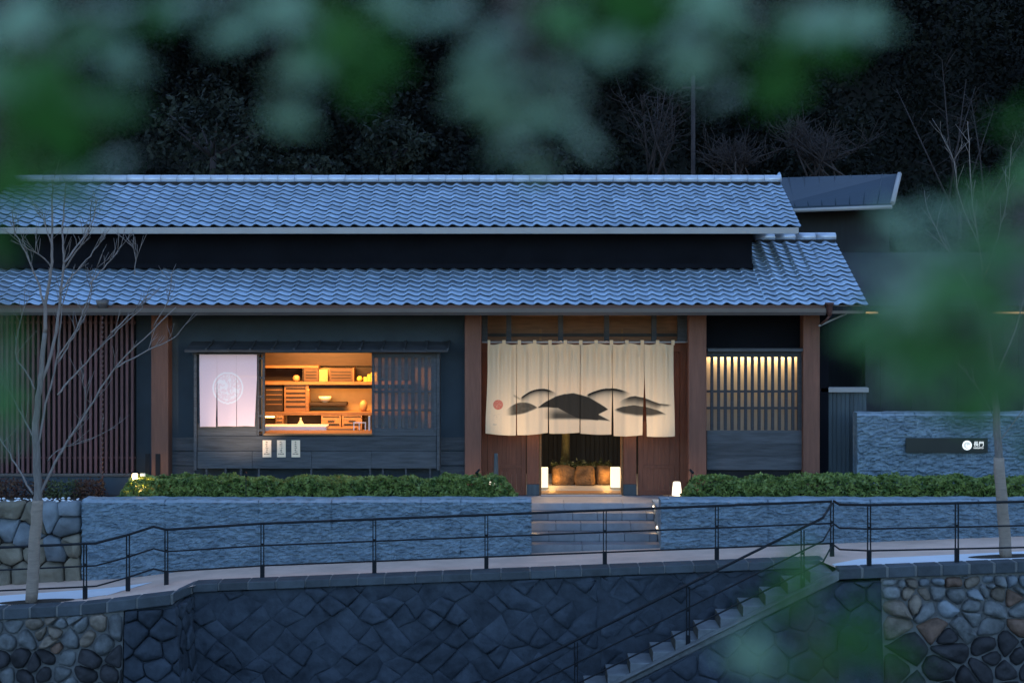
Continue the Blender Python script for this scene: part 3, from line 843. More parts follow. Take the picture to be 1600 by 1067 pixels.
# ridge courses
def ridge(parent, xa, xb, y, z, h=.10):
    boxo('ridge_bed', M['deck'], parent, xa, xb-.02, y-.10, y+.10, z-.06, z+.035, 0)
    n = int((xb-xa)/.34); w = (xb-xa)/n
    prof = [(-.135, -.02), (-.135, .055), (-.115, .085), (-.06, .118), (0, .125), (.06, .118), (.115, .085), (.135, .055), (.135, -.02)]
    for i in range(n):
        m = MB(); a, b = xa+i*w, xa+(i+1)*w-.004; dz = R.uniform(-.001, .001); lap = .002 if i % 2 else 0
        va = [(a, y+p*1.0, z+.045+q+dz+lap) for p, q in prof]; vb = [(b, y+p, z+.045+q+dz+lap) for p, q in prof]
        m.v = va+vb; k = len(prof)
        for j in range(k-1): m.f.append((j, k+j, k+j+1, j+1)); m.m.append(0); m.sm.append(True)
        m.f.append(tuple(range(k))); m.f.append(tuple(reversed(range(k, 2*k)))); m.f.append((0, k-1, 2*k-1, k)); m.m += [0]*3; m.sm += [False]*3
        build(m, 'ridge_tile', M['ridge'], parent)
zru = Z_UE + (Y_UR-Y_UE)*.427; zrl = Z_EAVE + (Y_LR-Y_EAVE)*.427
ridge(up, BX0, UX1+.02, Y_UR, zru-.03)
ridge(lo2, UWX1+.25, LX1+.02, Y_LR, zrl-.03)
m = MB(); m.tube([(UX1-.02, Y_UR+.05, zru+.10), (UX1+.01, Y_UR+.05, zru+.20)], [.025, .012], 6); m.lathe((UX1-.0, Y_UR+.05, zru+.08), [(.05, 0), (.045, .06), (.02, .11)], 8)
build(m, 'ridge_end_ornament', M['tile'], up)
# verge boards
for nm, xx, ye, ze, yr in (('verge_board', UX1-.05, Y_UE, Z_UE, Y_UR), ('verge_board', LX1-.05, Y_EAVE, Z_EAVE, Y_LR)):
    zr = ze+(yr-ye)*.427; m = MB()
    m.hexa([(xx, ye+.04, ze-.17), (xx+.035, ye+.04, ze-.17), (xx+.035, yr, zr-.17), (xx, yr, zr-.17), (xx, ye+.04, ze-.032), (xx+.035, ye+.04, ze-.032), (xx+.035, yr, zr-.032), (xx, yr, zr-.032)])
    build(m, nm, M['blackwood'], up if xx < 6 else lo2)
# eaves: upper fascia, lower gutter
boxo('fascia', M['fascia'], inn, BX0, X(1248, 29.0), 29.0, 29.06, Z(365.5, 29.0), Z(355.5, 29.0), .01)
boxo('eave_board', M['copper'], inn, BX0, X(1290, 28.06), 28.10, 28.14, Z(482, 28.1), Z(476.5, 28.1), 0)
m = MB()
pr = [(.0, .0), (-.03, -.055), (-.075, -.10), (-.13, -.10), (-.165, -.055), (-.165, .0), (-.155, .0), (-.15, -.05), (-.12, -.088), (-.08, -.088), (-.045, -.05), (-.012, .0)]
zg = Z(481.5, 28.1); xe = X(1290, 28.0)
va = [(BX0, 28.13+a, zg+b*1.28) for a, b in pr]; vb = [(xe, 28.13+a, zg+b*1.28) for a, b in pr]
m.v = va+vb; k = len(pr)
for j in range(k): m.f.append((j, (j+1) % k, k+(j+1) % k, k+j)); m.m.append(0); m.sm.append(False)
m.f.append(tuple(range(k))[::-1]); m.f.append(tuple(range(k, 2*k))); m.m += [0, 0]; m.sm += [False, False]
build(m, 'gutter', M['gutter'], inn)
m = MB(); m.box(xe+.02, LX1-.06, 28.12, 28.16, Z(490, 28.1), Z(477, 28.1)); build(m, 'eave_board', M['gutter'], inn)
m = MB(); m.lathe((X(1296, 28.05), 28.05, Z(494, 28.05)), [(.03, 0), (.055, .09), (.06, .2), (.085, .22), (.085, .25)], 10)
m.tube([P(1296, 494, 28.05), P(1291, 500, 28.1), P(1280, 509, 28.4)], .022, 8); build(m, 'downpipe', M['copper'], inn)
m = MB(); m.tube([P(1280, 509, 28.3), P(1322, 490, 28.9)], .018, 6); build(m, 'stay_rod', M['fascia'], inn)
# gutter hopper where the rain chain hangs
# soffit and rafters
m = MB(); m.hexa([(BX0, 28.16, Z_EAVE-.19), (LX1-.1, 28.16, Z_EAVE-.19), (LX1-.1, 30.4, Z_EAVE-.15), (BX0, 30.4, Z_EAVE-.15), (BX0, 28.16, Z_EAVE-.17), (LX1-.1, 28.16, Z_EAVE-.17), (LX1-.1, 30.4, Z_EAVE-.13), (BX0, 30.4, Z_EAVE-.13)])
build(m, 'soffit', M['blackwood'], inn)
zsf = Z_EAVE-.20
# upper wall
m = MB(); m.box(BX0, UWX1, Y_UW, Y_UW+.2, Z_EAVE+.3, Z_UE+.15); build(m, 'upper_wall', M['upperwall'], inn)
m = MB(); m.box(BX0, UWX1+.01, Y_UW-.10, Y_UW-.005, Z(419, Y_UW-.1), Z(412, Y_UW-.1)); build(m, 'flashing', M['upperwall'], inn)
m = MB(); m.box(BX0, UWX1-.05, Y_UE+.06, Y_UW-.01, Z_UE-.08, Z_UE-.05); build(m, 'upper_soffit', M['upperwall'], inn)
m = MB(); m.box(UWX1-.2, UWX1-.01, Y_UW+.21, 33.0, 3.5, Z_UE+.05); build(m, 'upper_wall', M['upperwall'], inn)
m = MB(); m.box(BX0, LX1-.4, 33.4, 33.6, -.02, 4.4); m.box(LX1-.62, LX1-.42, 29.5, 33.39, -.02, 4.05); build(m, 'back_wall', M['upperwall'], inn)
m = MB(); m.box(BX0, LX1-.65, 30.41, 33.39, 3.52, 3.6); build(m, 'ceiling', M['darkvoid'], inn)
# ground-floor wall around the openings
WX = dict(a=X(213, Y_FAC), s0=X(408, Y_FAC), s1=X(684, Y_FAC), g0=X(730, Y_FAC), g1=X(1098, Y_FAC), e=X(1280, Y_FAC))
zo0, zo1 = Z(681, 29.0), Z(549, 29.0)
def wallbox(xa, xb, za, zb, mt=M['plaster'], y=Y_FAC, dy=.14): 
    m = MB(); m.box(xa, xb, y, y+dy, za, zb); return build(m, 'wall', mt, inn)
wallbox(WX['a'], WX['s0'], 0, zsf); wallbox(WX['s1'], WX['g0'], 0, zsf)
wallbox(WX['s0']+.001, WX['s1']-.001, 0, zo0); wallbox(WX['s0']+.001, WX['s1']-.001, zo1, zsf)
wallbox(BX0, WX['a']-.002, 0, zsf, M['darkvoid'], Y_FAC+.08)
wz0, wz1 = Z(674, Y_FAC), Z(556, Y_FAC)
wallbox(WX['g1'], WX['e'], 0, wz0, M['upperwall']); wallbox(WX['g1'], WX['e'], wz1, zsf, M['upperwall'])
# lap boards low on the plaster wall
for xa, xb in ((X(263, 29.2), X(303, 29.2)), (X(687, 29.2), X(726, 29.2))):
    for pa, pb in ((684, 704), (706, 727), (729, 752)):
        m = MB(); za, zb = Z(pb, 29.2), Z(pa, 29.2)
        m.hexa([(xa, 29.255, za), (xb, 29.255, za), (xb, 29.298, za), (xa, 29.298, za), (xa, 29.278, zb), (xb, 29.278, zb), (xb, 29.298, zb), (xa, 29.298, zb)])
        build(m, 'wall_board', M['blackwood_h'], inn)
# pillars
for a, b in ((236, 263), (726, 752), (1076, 1104), (1255, 1281)):
    boxo('pillar', M['pillar'], inn, X(a, Y_PIL), X(b, Y_PIL), Y_PIL, Y_PIL+.33, 0, zsf-.01, .012)
boxo('beam', M['blackwood'], inn, X(730, 28.95), X(1100, 28.95), 29.02, 29.18, zsf-.03, zsf-.0, 0)
# low slotted screen at the left pillar
for a, b in ((227, 234), (243, 250)):
    boxo('vent_slot', M['darkvoid'], inn, X(a, 28.88), X(b, 28.88), 28.875, 28.899, .1, Z(709, 28.88), 0)

# ------------------------------------------------------------------ maroon slatted screen on the left
ss = thing('slat_screen', 'dark maroon screen of tall vertical slats left of the shop', 'screen', (X(100, 29.0), 29.0, 0))
px = -40.0
while px < 211:
    boxo('slat', M['slat'], ss, X(px, 29.0), X(px+3.9, 29.0), 29.0, 29.06, Z(739, 29), zsf-.02, 0); px += 8.15
boxo('screen_rail', M['slat'], ss, BX0, X(212, 29.08), 29.064, 29.09, Z(716, 29.1), Z(713, 29.1), 0)
boxo('screen_rail', M['slat'], ss, BX0, X(212, 29.08), 29.064, 29.09, zsf-.2, zsf-.15, 0)
boxo('foundation', M['plaster'], inn, BX0, X(235, 29.1), 29.0, 29.3, 0, Z(744.5, 29.0), 0)
boxo('sill_beam', M['gutter'], ss, BX0, X(213, 29.08), 28.97, 29.1, Z(744, 29), Z(739.5, 29), .008)
# rain chain
rc = thing('rain_chain', 'dark rain chain hanging from the gutter before the slats', 'rain chain', (X(160, 28.1), 28.1, 0))
m = MB()
zz = Z(494, 28.06); i = 0
mc = MB(); mc.lathe((X(160, 28.06), 28.06, Z(482, 28.06)), [(.05, -.08), (.10, .06), (.13, .16)], 8); build(mc, 'gutter_cup', M['gutter'], rc)
while zz > .25:
    c = MB(); c.lathe((X(160, 28.06), 28.06, zz-.075), [(.008, 0), (.012, .02), (.030, .065)], 8); build(c, 'chain_cup', M['copper'], rc); zz -= .088

# ------------------------------------------------------------------ shop bay
bay = thing('shop_bay', 'projecting dark wooden shop bay with open counter window', 'shop bay', (X(495, 28.9), 28.95, .2))
YB = 28.88
bx0, bx1 = X(303, YB), X(687, YB); bz0, bz1 = Z(732, YB), Z(551, YB)
ox0, ox1 = X(414, YB), X(580, YB); oz0 = Z(676, YB)
# board front: planks in two rows
rowz = [bz0, Z(705, YB), Z(681, YB)]
cutx = [[bx0+.06, X(394, YB), X(487, YB), X(580, YB), bx1-.06], [bx0+.06, bx1-.06]]
for r in range(2):
    cx_ = cutx[r]
    for a, b in zip(cx_, cx_[1:]):
        if r == 1: boxo('plank', M['blackwood_h'], bay, a+.002, b-.002, YB+.01, YB+.05, rowz[r]+.003, rowz[r+1]-.002, .004)
        else: boxo('plank', M['blackwood_h'], bay, a+.002, b-.002, YB, YB+.04, rowz[r]+.002, rowz[r+1]-.002, .004)
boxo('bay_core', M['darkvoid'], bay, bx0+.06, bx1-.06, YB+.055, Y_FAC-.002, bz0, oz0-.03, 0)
boxo('corner_post', M['blackwood_h'], bay, bx0, bx0+.055, YB-.02, Y_FAC-.001, bz0-.03, bz1, .005)
boxo('corner_post', M['blackwood_h'], bay, bx1-.055, bx1, YB-.02, Y_FAC-.001, bz0-.03, bz1, .005)
# left shutter wall behind the pink curtain
boxo('shutter', M['blackwood_h'], bay, bx0+.058, X(401, YB), YB+.03, YB+.07, Z(681, YB)+.002, bz1-.01, .004)
# little roof over the bay
m = MB(); xa, xb = X(290, 28.7), X(700, 28.7)
n = 12
for i in range(n):
    a, b = xa+(xb-xa)*i/n, xa+(xb-xa)*(i+1)/n-.004
    m = MB(); m.hexa([(a, 28.62, Z(550, 28.7)), (b, 28.62, Z(550, 28.7)), (b, Y_FAC-.003, Z(550, 28.7)+.12), (a, Y_FAC-.003, Z(550, 28.7)+.12),
                      (a, 28.60, Z(546.5, 28.7)), (b, 28.60, Z(546.5, 28.7)), (b, Y_FAC-.003, Z(546.5, 28.7)+.13), (a, Y_FAC-.003, Z(546.5, 28.7)+.13)])
    build(m, 'roof_board', M['blackwood_h'], bay)
    m = MB(); m.hexa([(b-.02, 28.595, Z(546, 28.7)), (b+.02, 28.595, Z(546, 28.7)), (b+.02, Y_FAC-.004, Z(546, 28.7)+.131), (b-.02, Y_FAC-.004, Z(546, 28.7)+.131),
                      (b-.02, 28.595, Z(546, 28.7)+.02), (b+.02, 28.595, Z(546, 28.7)+.02), (b+.02, Y_FAC-.004, Z(546, 28.7)+.15), (b-.02, Y_FAC-.004, Z(546, 28.7)+.15)])
    build(m, 'batten', M['blackwood_h'], bay)
boxo('lintel', M['blackwood'], bay, bx0+.056, bx1-.056, YB, YB+.2, bz1-.005, bz1+.06, 0)
# narrow frame at left of opening and lattice door at the right
boxo('window_jamb', M['blackwood_h'], bay, X(402, YB), X(404.5, YB), YB, YB+.07, oz0-.05, bz1-.006, .003)
boxo('window_jamb', M['blackwood_h'], bay, X(410, YB), X(413.5, YB), YB, YB+.07, oz0-.05, bz1-.006, .003)
for py in (560, 590, 620, 650, 672): boxo('glazing_bar', M['blackwood_h'], bay, X(404.6, YB), X(409.9, YB), YB+.02, YB+.05, Z(py+1.5, YB), Z(py-1.5, YB), 0)
boxo('counter_sill', M['innerwood'], bay, ox0-.02, ox1+.02, YB-.045, Y_FAC+.2, oz0-.045, oz0-.012, .006)
lat = MB()
lx0, lx1 = X(581, YB), X(686, YB)
boxo('lattice_frame', M['blackwood_h'], bay, lx0, X(585, YB), YB, YB+.05, Z(681, YB)+.002, bz1-.007, .003)
boxo('lattice_frame', M['blackwood_h'], bay, X(678, YB), bx1-.058, YB, YB+.05, Z(681, YB)+.002, bz1-.007, .003)
boxo('lattice_frame', M['blackwood_h'], bay, X(585.1, YB), X(677.9, YB), YB, YB+.05, Z(559, YB), bz1-.008, .003)
boxo('lattice_frame', M['blackwood_h'], bay, X(585.1, YB), X(677.9, YB), YB, YB+.05, Z(681, YB)+.003, Z(669, YB), .003)
px = 590.6
while px < 677:
    boxo('lattice_slat', M['blackwood_h'], bay, X(px, YB), X(px+5.2, YB), YB+.004, YB+.045, Z(669, YB)-.001, Z(559, YB)+.001, 0); px += 10.35
for py in (612, 641): boxo('lattice_rail', M['blackwood_h'], bay, X(585.1, YB), X(677.9, YB), YB+.012, YB+.04, Z(py+1.6, YB), Z(py-1.6, YB), 0)
boxo('glass_pane', M['glasspane'], bay, X(585, YB), X(678, YB), YB+.055, YB+.06, Z(669, YB), Z(559, YB), 0)
# feet under the bay
for px in (322, 352, 376, 404, 486, 578, 598, 634, 672):
    boxo('foot', M['blackwood_h'], bay, X(px-1.4, YB), X(px+1.4, YB), YB+.02, YB+.06, .13, bz0-.001, 0)

# shop room
def cq0(b): return 540 + b/5.333
rm = thing('shop_room', 'warmly lit shop interior behind the counter window', 'shop interior', (X(497, 30.5), 30.4, .3))
ry0, ry1 = Y_FAC+.145, 31.0
rx0, rx1 = X(330, 30.4), X(720, 30.4)
boxo('upper_panel', M['topwood'], rm, rx0, rx1, ry1-.1, ry1-.04, Z(cq0(168), 30.9), 3.14, 0)
boxo('back_wall', M['innerwall'], rm, rx0, rx1, ry1, ry1+.05, .2, 3.2, 0)
boxo('side_wall', M['innerwall'], rm, rx0-.05, rx0-.001, ry0, ry1, .2, 3.2, 0)
boxo('side_wall', M['innerwall'], rm, rx1+.001, rx1+.05, ry0, ry1, .2, 3.2, 0)
boxo('ceiling', M['ceilwood'], rm, rx0, rx1, ry0, ry1-.001, 3.15, 3.2, 0)
boxo('floor', M['innerdark'], rm, rx0, rx1, ry0, ry1-.001, .2, .25, 0)
lamp('shop_lamp', 'AREA', (X(500, 30.0), 29.72, 2.98), 20, (1.0, .48, .15), 1.6, (rad(38), 0, 0), None, .3)
# cabinet
cab = thing('display_cabinet', 'lit wooden wall cabinet with shelves and drawers inside the shop', 'cabinet', (X(497, 30.8), 30.8, .4))
D = 30.62
def cp(a): return 400 + a/5.333
def cq(b): return 540 + b/5.333
def cbox(name, mt, a0, a1, b0, b1, y0, y1, bevel=.003): return boxo(name, mt, cab, X(cp(a0), D), X(cp(a1), D), y0, y1, Z(cq(b1), D), Z(cq(b0), D), bevel)
cbox('shelf', M['innerwood'], -60, 520, 168, 186, D-.02, ry1-.001)
cbox('shelf', M['innerwood'], -60, 1300, 300, 324, D-.06, ry1-.001)
cbox('shelf', M['innerwood'], -60, 1300, 550, 576, D-.10, ry1-.001)
cbox('shelf', M['innerdark'], 442, 750, 478, 500, D+.05, ry1-.002)
cbox('back_panel', M['innerdark'], -60, 395, 188, 299, ry1-.03, ry1-.003)
cbox('back_panel', M['innerdark'], 240, 540, 578, 700, ry1-.03, ry1-.003)
cbox('back_panel', M['innerdark'], 815, 1300, 188, 299, ry1-.04, ry1-.005)
cbox('valance', M['innerdark'], 442, 1300, 326, 358, D+.02, D+.05)
for a0, a1 in ((400, 520), (612, 805)):
    cbox('drawer', M['drawerdark'], a0, a1, 190, 298, D, D+.25)
    for b in (215, 240, 265): cbox('drawer_slat', M['innerdark'], a0+15, a1-15, b, b+9, D-.006, D-.0005, 0)
cbox('upright', M['innerwood'], 806, 818, 186, 299, D-.02, D+.3)
cbox('upright', M['innerdark'], 388, 398, 188, 299, D-.02, D+.3)
cbox('drawer', M['innerdark'], 80, 222, 328, 548, D, D+.25)
for b in (365, 405, 445, 485): cbox('drawer_slat', M['innerwood'], 84, 218, b, b+7, D-.006, D-.0005, 0)
cbox('cabinet_door', M['innerwood'], 235, 440, 326, 549, D-.01, D+.25)
for b in (350, 388, 424, 458, 500): cbox('door_slat', M['innerdark'], 252, 412, b, b+12, D-.02, D-.0105, 0)
cbox('upright', M['innerwood'], 415, 440, 325, 549, D-.03, D-.0106)
cbox('drawer', M['innerwood'], 165, 230, 578, 668, D-.02, D+.25)
for b in (600, 630): cbox('drawer_slat', M['innerdark'], 172, 222, b, b+10, D-.03, D-.0205, 0)
for a0, a1 in ((545, 710), (718, 885)):
    cbox('drawer', M['innerwood'], a0, a1, 578, 700, D-.03, D+.25)
    for b in (588, 648): cbox('drawer_slat', M['innerdark'], a0+15, a1-15, b, b+10, D-.04, D-.0305, 0)
    cbox('drawer_pull', M['innerdark'], (a0+a1)/2-28, (a0+a1)/2+28, 620, 632, D-.045, D-.0305, .003)
cbox('counter_base', M['innerwood'], -60, 1300, 702, 900, D-.04, ry1-.002)
lamp('shelf_strip', 'AREA', (X(cp(700), D), D-.02, Z(cq(362), D)), 1.1, (1.0, .48, .15), 1.3, (rad(25), 0, 0), cab, .03)
lamp('shelf_strip', 'AREA', (X(cp(500), D), D-.14, Z(cq(585), D)), 1.2, (1.0, .48, .15), 2.0, (rad(25), 0, 0), cab, .03)
# things on show
def lathe_thing(name, label, cat, px, py, d, prof, mt, grp=None):
    m = MB(); m.lathe((X(px, d), d, Z(py, d)), prof, 18); o = build(m, name, mt); return tag(o, label, cat, grp)
lathe_thing('bowl', 'cream footed bowl on the little dark shelf in the shop', 'bowl', cp(575), cq(478), D+.17, [(.045, 0), (.05, .02), (.10, .05), (.125, .10), (.128, .135), (.118, .135), (.1, .07), (.03, .03)], M['ceramic'])
lathe_thing('vase', 'orange clay jar at the right end of the shelf', 'vase', cp(895), cq(549), D+.08, [(.045, 0), (.075, .06), (.08, .13), (.06, .19), (.035, .205), (.04, .225), (.03, .225)], M['clay'])
lathe_thing('flask', 'white teardrop flask in the dark lower niche', 'flask', cp(372), cq(700), D-.2, [(.05, 0), (.085, .04), (.075, .10), (.03, .17), (.015, .21), (.018, .24)], M['ceramic'])
lathe_thing('pot', 'small round clay pot on the upper shelf', 'pot', cp(335), cq(299), D+.05, [(.03, 0), (.065, .03), (.07, .07), (.055, .11), (.03, .125)], M['clay'])
lathe_thing('ball', 'yellow wrapped ball on the upper right shelf', 'ornament', cp(865), cq(299), D+.05, [(.02, 0), (.05, .02), (.06, .055), (.045, .095), (.015, .11)], M['yellow'])
t = thing('gift_stack', 'stepped stack of yellow boxes on the upper right shelf', 'boxes', (X(cp(930), D+.1), D+.1, Z(cq(299), D+.1)))
for i, (a0, a1, b0) in enumerate(((895, 925, 262), (927, 955, 240), (957, 1010, 225))):
    boxo('box', M['yellow'], t, X(cp(a0), D+.05), X(cp(a1), D+.05), D+.05, D+.18, Z(cq(299), D+.05), Z(cq(b0), D+.05), .004)
o = boxo('gift_box', M['clay'], None, X(cp(525), D), X(cp(598), D), D, D+.15, Z(cq(299), D), Z(cq(200), D), .006); tag(o, 'clay coloured box between the two upper drawers', 'box')
o = boxo('tray', M['ceramic'], None, X(cp(75), D), X(cp(162), D), D-.12, D+.1, Z(cq(596), D), Z(cq(578), D), .004); tag(o, 'pale tray at the left end of the lower shelf', 'tray')
o = boxo('counter_slab', M['counter'], None, X(cp(60), 29.6), X(cp(590), 29.6), 29.5, 29.95, Z(cq(706), 29.6), Z(cq(668), 29.6), .006); tag(o, 'pale pink counter slab at the left of the shop window', 'counter')
o = boxo('bench', M['innerwood'], None, X(cp(600), 29.6), X(cp(830), 29.6), 29.5, 29.8, Z(cq(706), 29.6), Z(cq(686), 29.6), .006); tag(o, 'low wooden display stand right of the pale counter', 'stand')
t = thing('menu_stand', 'small white framed menu stand on the counter', 'stand', (X(cp(865), 29.5), 29.5, oz0))
for a0, a1, b0, b1 in ((812, 820, 636, 704), (908, 916, 636, 704), (820.5, 907.5, 636, 644), (858, 864, 645, 704)):
    boxo('frame_bar', M['white'], t, X(cp(a0), 29.5), X(cp(a1), 29.5), 29.48, 29.5, Z(cq(b1), 29.5), Z(cq(b0), 29.5), 0)
o = boxo('leaflet', M['white'], None, X(cp(938), 29.45), X(cp(953), 29.45), 29.4, 29.47, Z(cq(708), 29.45), Z(cq(585), 29.45), .003); tag(o, 'tall white leaflet at the right edge of the counter', 'leaflet')

# price cards pinned under the window
for i, px in enumerate((410.5, 433, 455.5)):
    t = thing('price_card', ('left one of three cream paper cards under the shop window, nearest the pink curtain', 'middle one of three cream paper cards under the shop window', 'right one of three cream paper cards under the shop window, beside bare planks')[i], 'card', (X(px+6.5, YB), YB, Z(714, YB)), 'paper cards under the shop window')
    boxo('paper', M['card'], t, X(px, YB), X(px+13.5, YB), YB-.012, YB-.004, Z(714, YB), Z(687.5, YB), 0)
    m = MB()
    def mark(a0, a1, b0, b1): m.box(X(px+a0, YB), X(px+a1, YB), YB-.0135, YB-.0123, Z(687.5+b1, YB), Z(687.5+b0, YB))
    y = 1.5
    while y < 19:
        for _ in range(3):
            aa = 6.2 + R.uniform(-2.2, .6); bb = y+R.uniform(0, 1.6); mark(aa, aa+R.uniform(1.2, 3), bb, bb+.55)
        mark(6.4, 7.1, y, y+R.uniform(1.4, 2.4)); y += 3.1
    for a0 in (2, 4.4, 6.8, 9): mark(a0, a0+1.7, 20.6, 22.2)
    build(m, 'print', M['cardink'], t, kind='stuff')

# pink curtain
pk = thing('pink_curtain', 'pale pink cloth curtain with a white round crest beside the shop window', 'curtain', (X(356, 28.8), 28.82, 1.3))
def cloth(parent, name, mt, xl, xr, ztf, zbf, yf, colf, nx, nz):
    m = MB(); cols = []
    for j in range(nz+1):
        v = j/nz
        for i in range(nx+1):
            u = i/nx
            a, b = xl(v), xr(v); x = a+(b-a)*u
            z = ztf(u) + (zbf(u)-ztf(u))*v
            m.v.append((x, yf(x, v), z)); cols.append(colf(x, z))
    for j in range(nz):
        for i in range(nx):
            a = j*(nx+1)+i; m.f.append((a+nx+1, a+nx+2, a+1, a)); m.m.append(0); m.sm.append(True)
    o = build(m, name, mt, parent)
    ca = o.data.color_attributes.new('print', 'FLOAT_COLOR', 'POINT')
    ca.data.foreach_set('color', np.array([(c[0], c[1], c[2], 1.0) for c in cols], dtype=np.float32).ravel())
    so = o.modifiers.new('solid', 'SOLIDIFY'); so.thickness = .003
    return o
PINK = np.array((.80, .61, .66)); PW = np.array((.86, .86, .90))
DP = 28.80
def pinkcol(x, z):
    px = 800 + x/DP*F; py = HZ + (ZC-z)/DP*F
    dx, dy = px-356, py-606; r = math.hypot(dx, dy*.96)
    k = 0
    if r < 24:
        ring = 1 if r > 21.6 else 0
        n1 = mnoise.noise(Vector((dx*.32, dy*.32, 7.7))); n2 = mnoise.noise(Vector((dx*.16, dy*.16, 2.2)))
        lace = 1 if (r < 19.5 and (abs(n1) < .13 or n2 > .28)) else 0
        k = max(ring*.75, lace*.7, .15 if r < 19.5 else 0)
    return PINK*(1-k) + PW*k
pe = [311.5, 339, 369.5, 401.5]; pg = [(339, 340.4), (369.4, 370.2)]
for i in range(3):
    def xl(v, i=i):
        base = pe[i]-(0 if i else .0); s = max(0, (v-.32)/.68)
        return X(base + (s*(.9 if i == 1 else .3) if i else s*.8), DP)+.0006
    def xr(v, i=i):
        s = max(0, (v-.32)/.68); return X(pe[i+1] - (s*(1.6 if i == 0 else .3) if i < 2 else s*3.8), DP)-.0006
    cloth(pk, 'cloth_panel', M['pinkcloth'], xl, xr, lambda u: Z(553.5, DP), lambda u, i=i: Z(666.5+(.5 if i == 0 else -.2), DP) + .006*math.sin(u*3.1),
          lambda x, v, i=i: DP + .008*math.sin(x*16+.7)*v - .012*v*math.sin((x-X(pe[i], DP))/.37*math.pi) + (.012*i if v > .3 else 0)*v, pinkcol, 70, 90)
m = MB(); m.tube([(X(300, DP), DP+.01, Z(553, DP)), (X(411, DP), DP+.01, Z(553, DP))], .012, 8); build(m, 'curtain_rod', M['blackwood_h'], pk)

# ------------------------------------------------------------------ gate with the big noren
gate = thing('entrance_gate', 'cedar entrance gate with sliding doors behind the large cloth', 'gate', (X(910, 29.6), 29.6, 0))
YG = 29.62
# side panels (fixed) and door leaves
def panel_door(xa, xb, z1=2.75):
    boxo('door_stile', M['doorwood'], gate, xa, xa+.09, YG, YG+.06, 0.0, z1, .004); boxo('door_stile', M['doorwood'], gate, xb-.09, xb, YG, YG+.06, 0.0, z1, .004)
    for z, h in ((.0, .09), (Z(727, YG)-.06, .07), (1.35, .08), (z1-.1, .1)):
        boxo('door_rail', M['doorwood'], gate, xa+.0905, xb-.0905, YG+.004, YG+.056, z+.002, z+h, .004)
    n = 6
    for i in range(n):
        a = xa+.09+(xb-xa-.18)*i/n; b = xa+.09+(xb-xa-.18)*(i+1)/n
        boxo('door_board', M['doorwood'], gate, a+.0015, b-.0015, YG+.02, YG+.04, .01, z1-.02, 0)
panel_door(X(762, YG), X(822, YG)); panel_door(X(997, YG), X(1062, YG))
for a, b in ((823, 842), (974, 994)):
    boxo('gate_post', M['doorwood'], gate, X(a, YG), X(b, YG), YG-.05, YG+.10, .22, 2.7, .006)
    boxo('post_shoe', M['fencewood'], gate, X(a, YG)-.004, X(b, YG)+.004, YG-.055, YG+.105, 0, .219, .004)
boxo('jamb', M['innerwood'], gate, X(842.5, YG), X(846, YG), YG+.02, YG+.2, 0, 3.2, .003)
boxo('jamb', M['innerwood'], gate, X(970.5, YG), X(973.5, YG), YG+.02, YG+.2, 0, 3.2, .003)
boxo('side_board', M['doorwood'], gate, X(753, YG), X(761.5, YG), YG, YG+.08, 0, 3.3, 0)
boxo('side_board', M['doorwood'], gate, X(1062.5, YG), X(1085, YG), YG, YG+.08, 0, 3.3, 0)
boxo('threshold', M['innerwood'], gate, X(845, YG), X(971, YG), YG-.02, YG+.3, -.003, .045, .006)
boxo('threshold', M['paving'], gate, X(845, YG), X(971, YG), YG-.12, YG-.021, -.003, .02, .004)
# transom above
zt0, zt1 = Z(530, YG), 3.46
boxo('header', M['doorwood'], gate, X(753, YG), X(1085, YG), YG-.03, YG+.09, 2.76, zt0-.04, .004)
edges = [753, 795, 876, 948, 1022, 1085]
for a, b in zip(edges, edges[1:]):
    boxo('transom_panel', M['ceilwood'], gate, X(a, YG)+.01, X(b, YG)-.01, YG+.03, YG+.05, zt0-.039, zt1, 0)
boxo('transom_bar', M['blackwood'], gate, X(753, YG), X(1085, YG), YG-.02, YG+.029, Z(526, YG), Z(521, YG), .003)
for a in (795, 876, 948, 1022): boxo('hanger', M['blackwood'], gate, X(a-4, 29.1), X(a+4, 29.1), 29.1, 29.18, Z(533, 29.1), zsf-.031, .003)
for a, b in ((752.5, 762), (1058, 1076)): boxo('bracket', M['blackwood'], gate, X(a, 29.2), X(b, 29.2), 29.12, 29.22, Z(533, 29.1), zsf-.031, 0)
m = MB(); m.box(X(753, 29.3), X(1076, 29.3), 29.24, YG-.05, 3.45, 3.47); build(m, 'gate_ceiling', M['ceilwood'], gate)

# noren
nr = thing('noren', 'large beige linen noren with ink painted mountains and red seal at the entrance', 'noren', (X(908, 29.0), 29.03, 1.0))
DN = 29.02
LIN = np.array((.78, .62, .43)); INK = np.array((.012, .012, .013)); RED = np.array((.60, .13, .09)); GRY = np.array((.40, .36, .30))
def sstep(a, b, x): 
    t = min(1, max(0, (x-a)/(b-a))); return t*t*(3-2*t)
def para(p):
    c = np.polyfit([q[0] for q in p], [q[1] for q in p], len(p)-1); return lambda x: np.polyval(c, x)
aT = para([(345, 572), (470, 508), (612, 541)]); dT = para([(828, 553), (985, 503), (1160, 543)]); bT = para([(238, 662), (355, 604), (468, 642)])
bB = para([(238, 698), (300, 697), (468, 643)])
cX = [470, 530, 600, 670, 735, 790, 850, 910, 960, 988]; cYv = [642, 600, 562, 543, 537, 549, 568, 603, 634, 655]
eX = [1050, 1110, 1150, 1190, 1260, 1330, 1370, 1455]; eY = [612, 576, 563, 558, 573, 600, 615, 621]
fX = [1032, 1100, 1180, 1280, 1350, 1418]; fY = [658, 634, 624, 640, 660, 693]
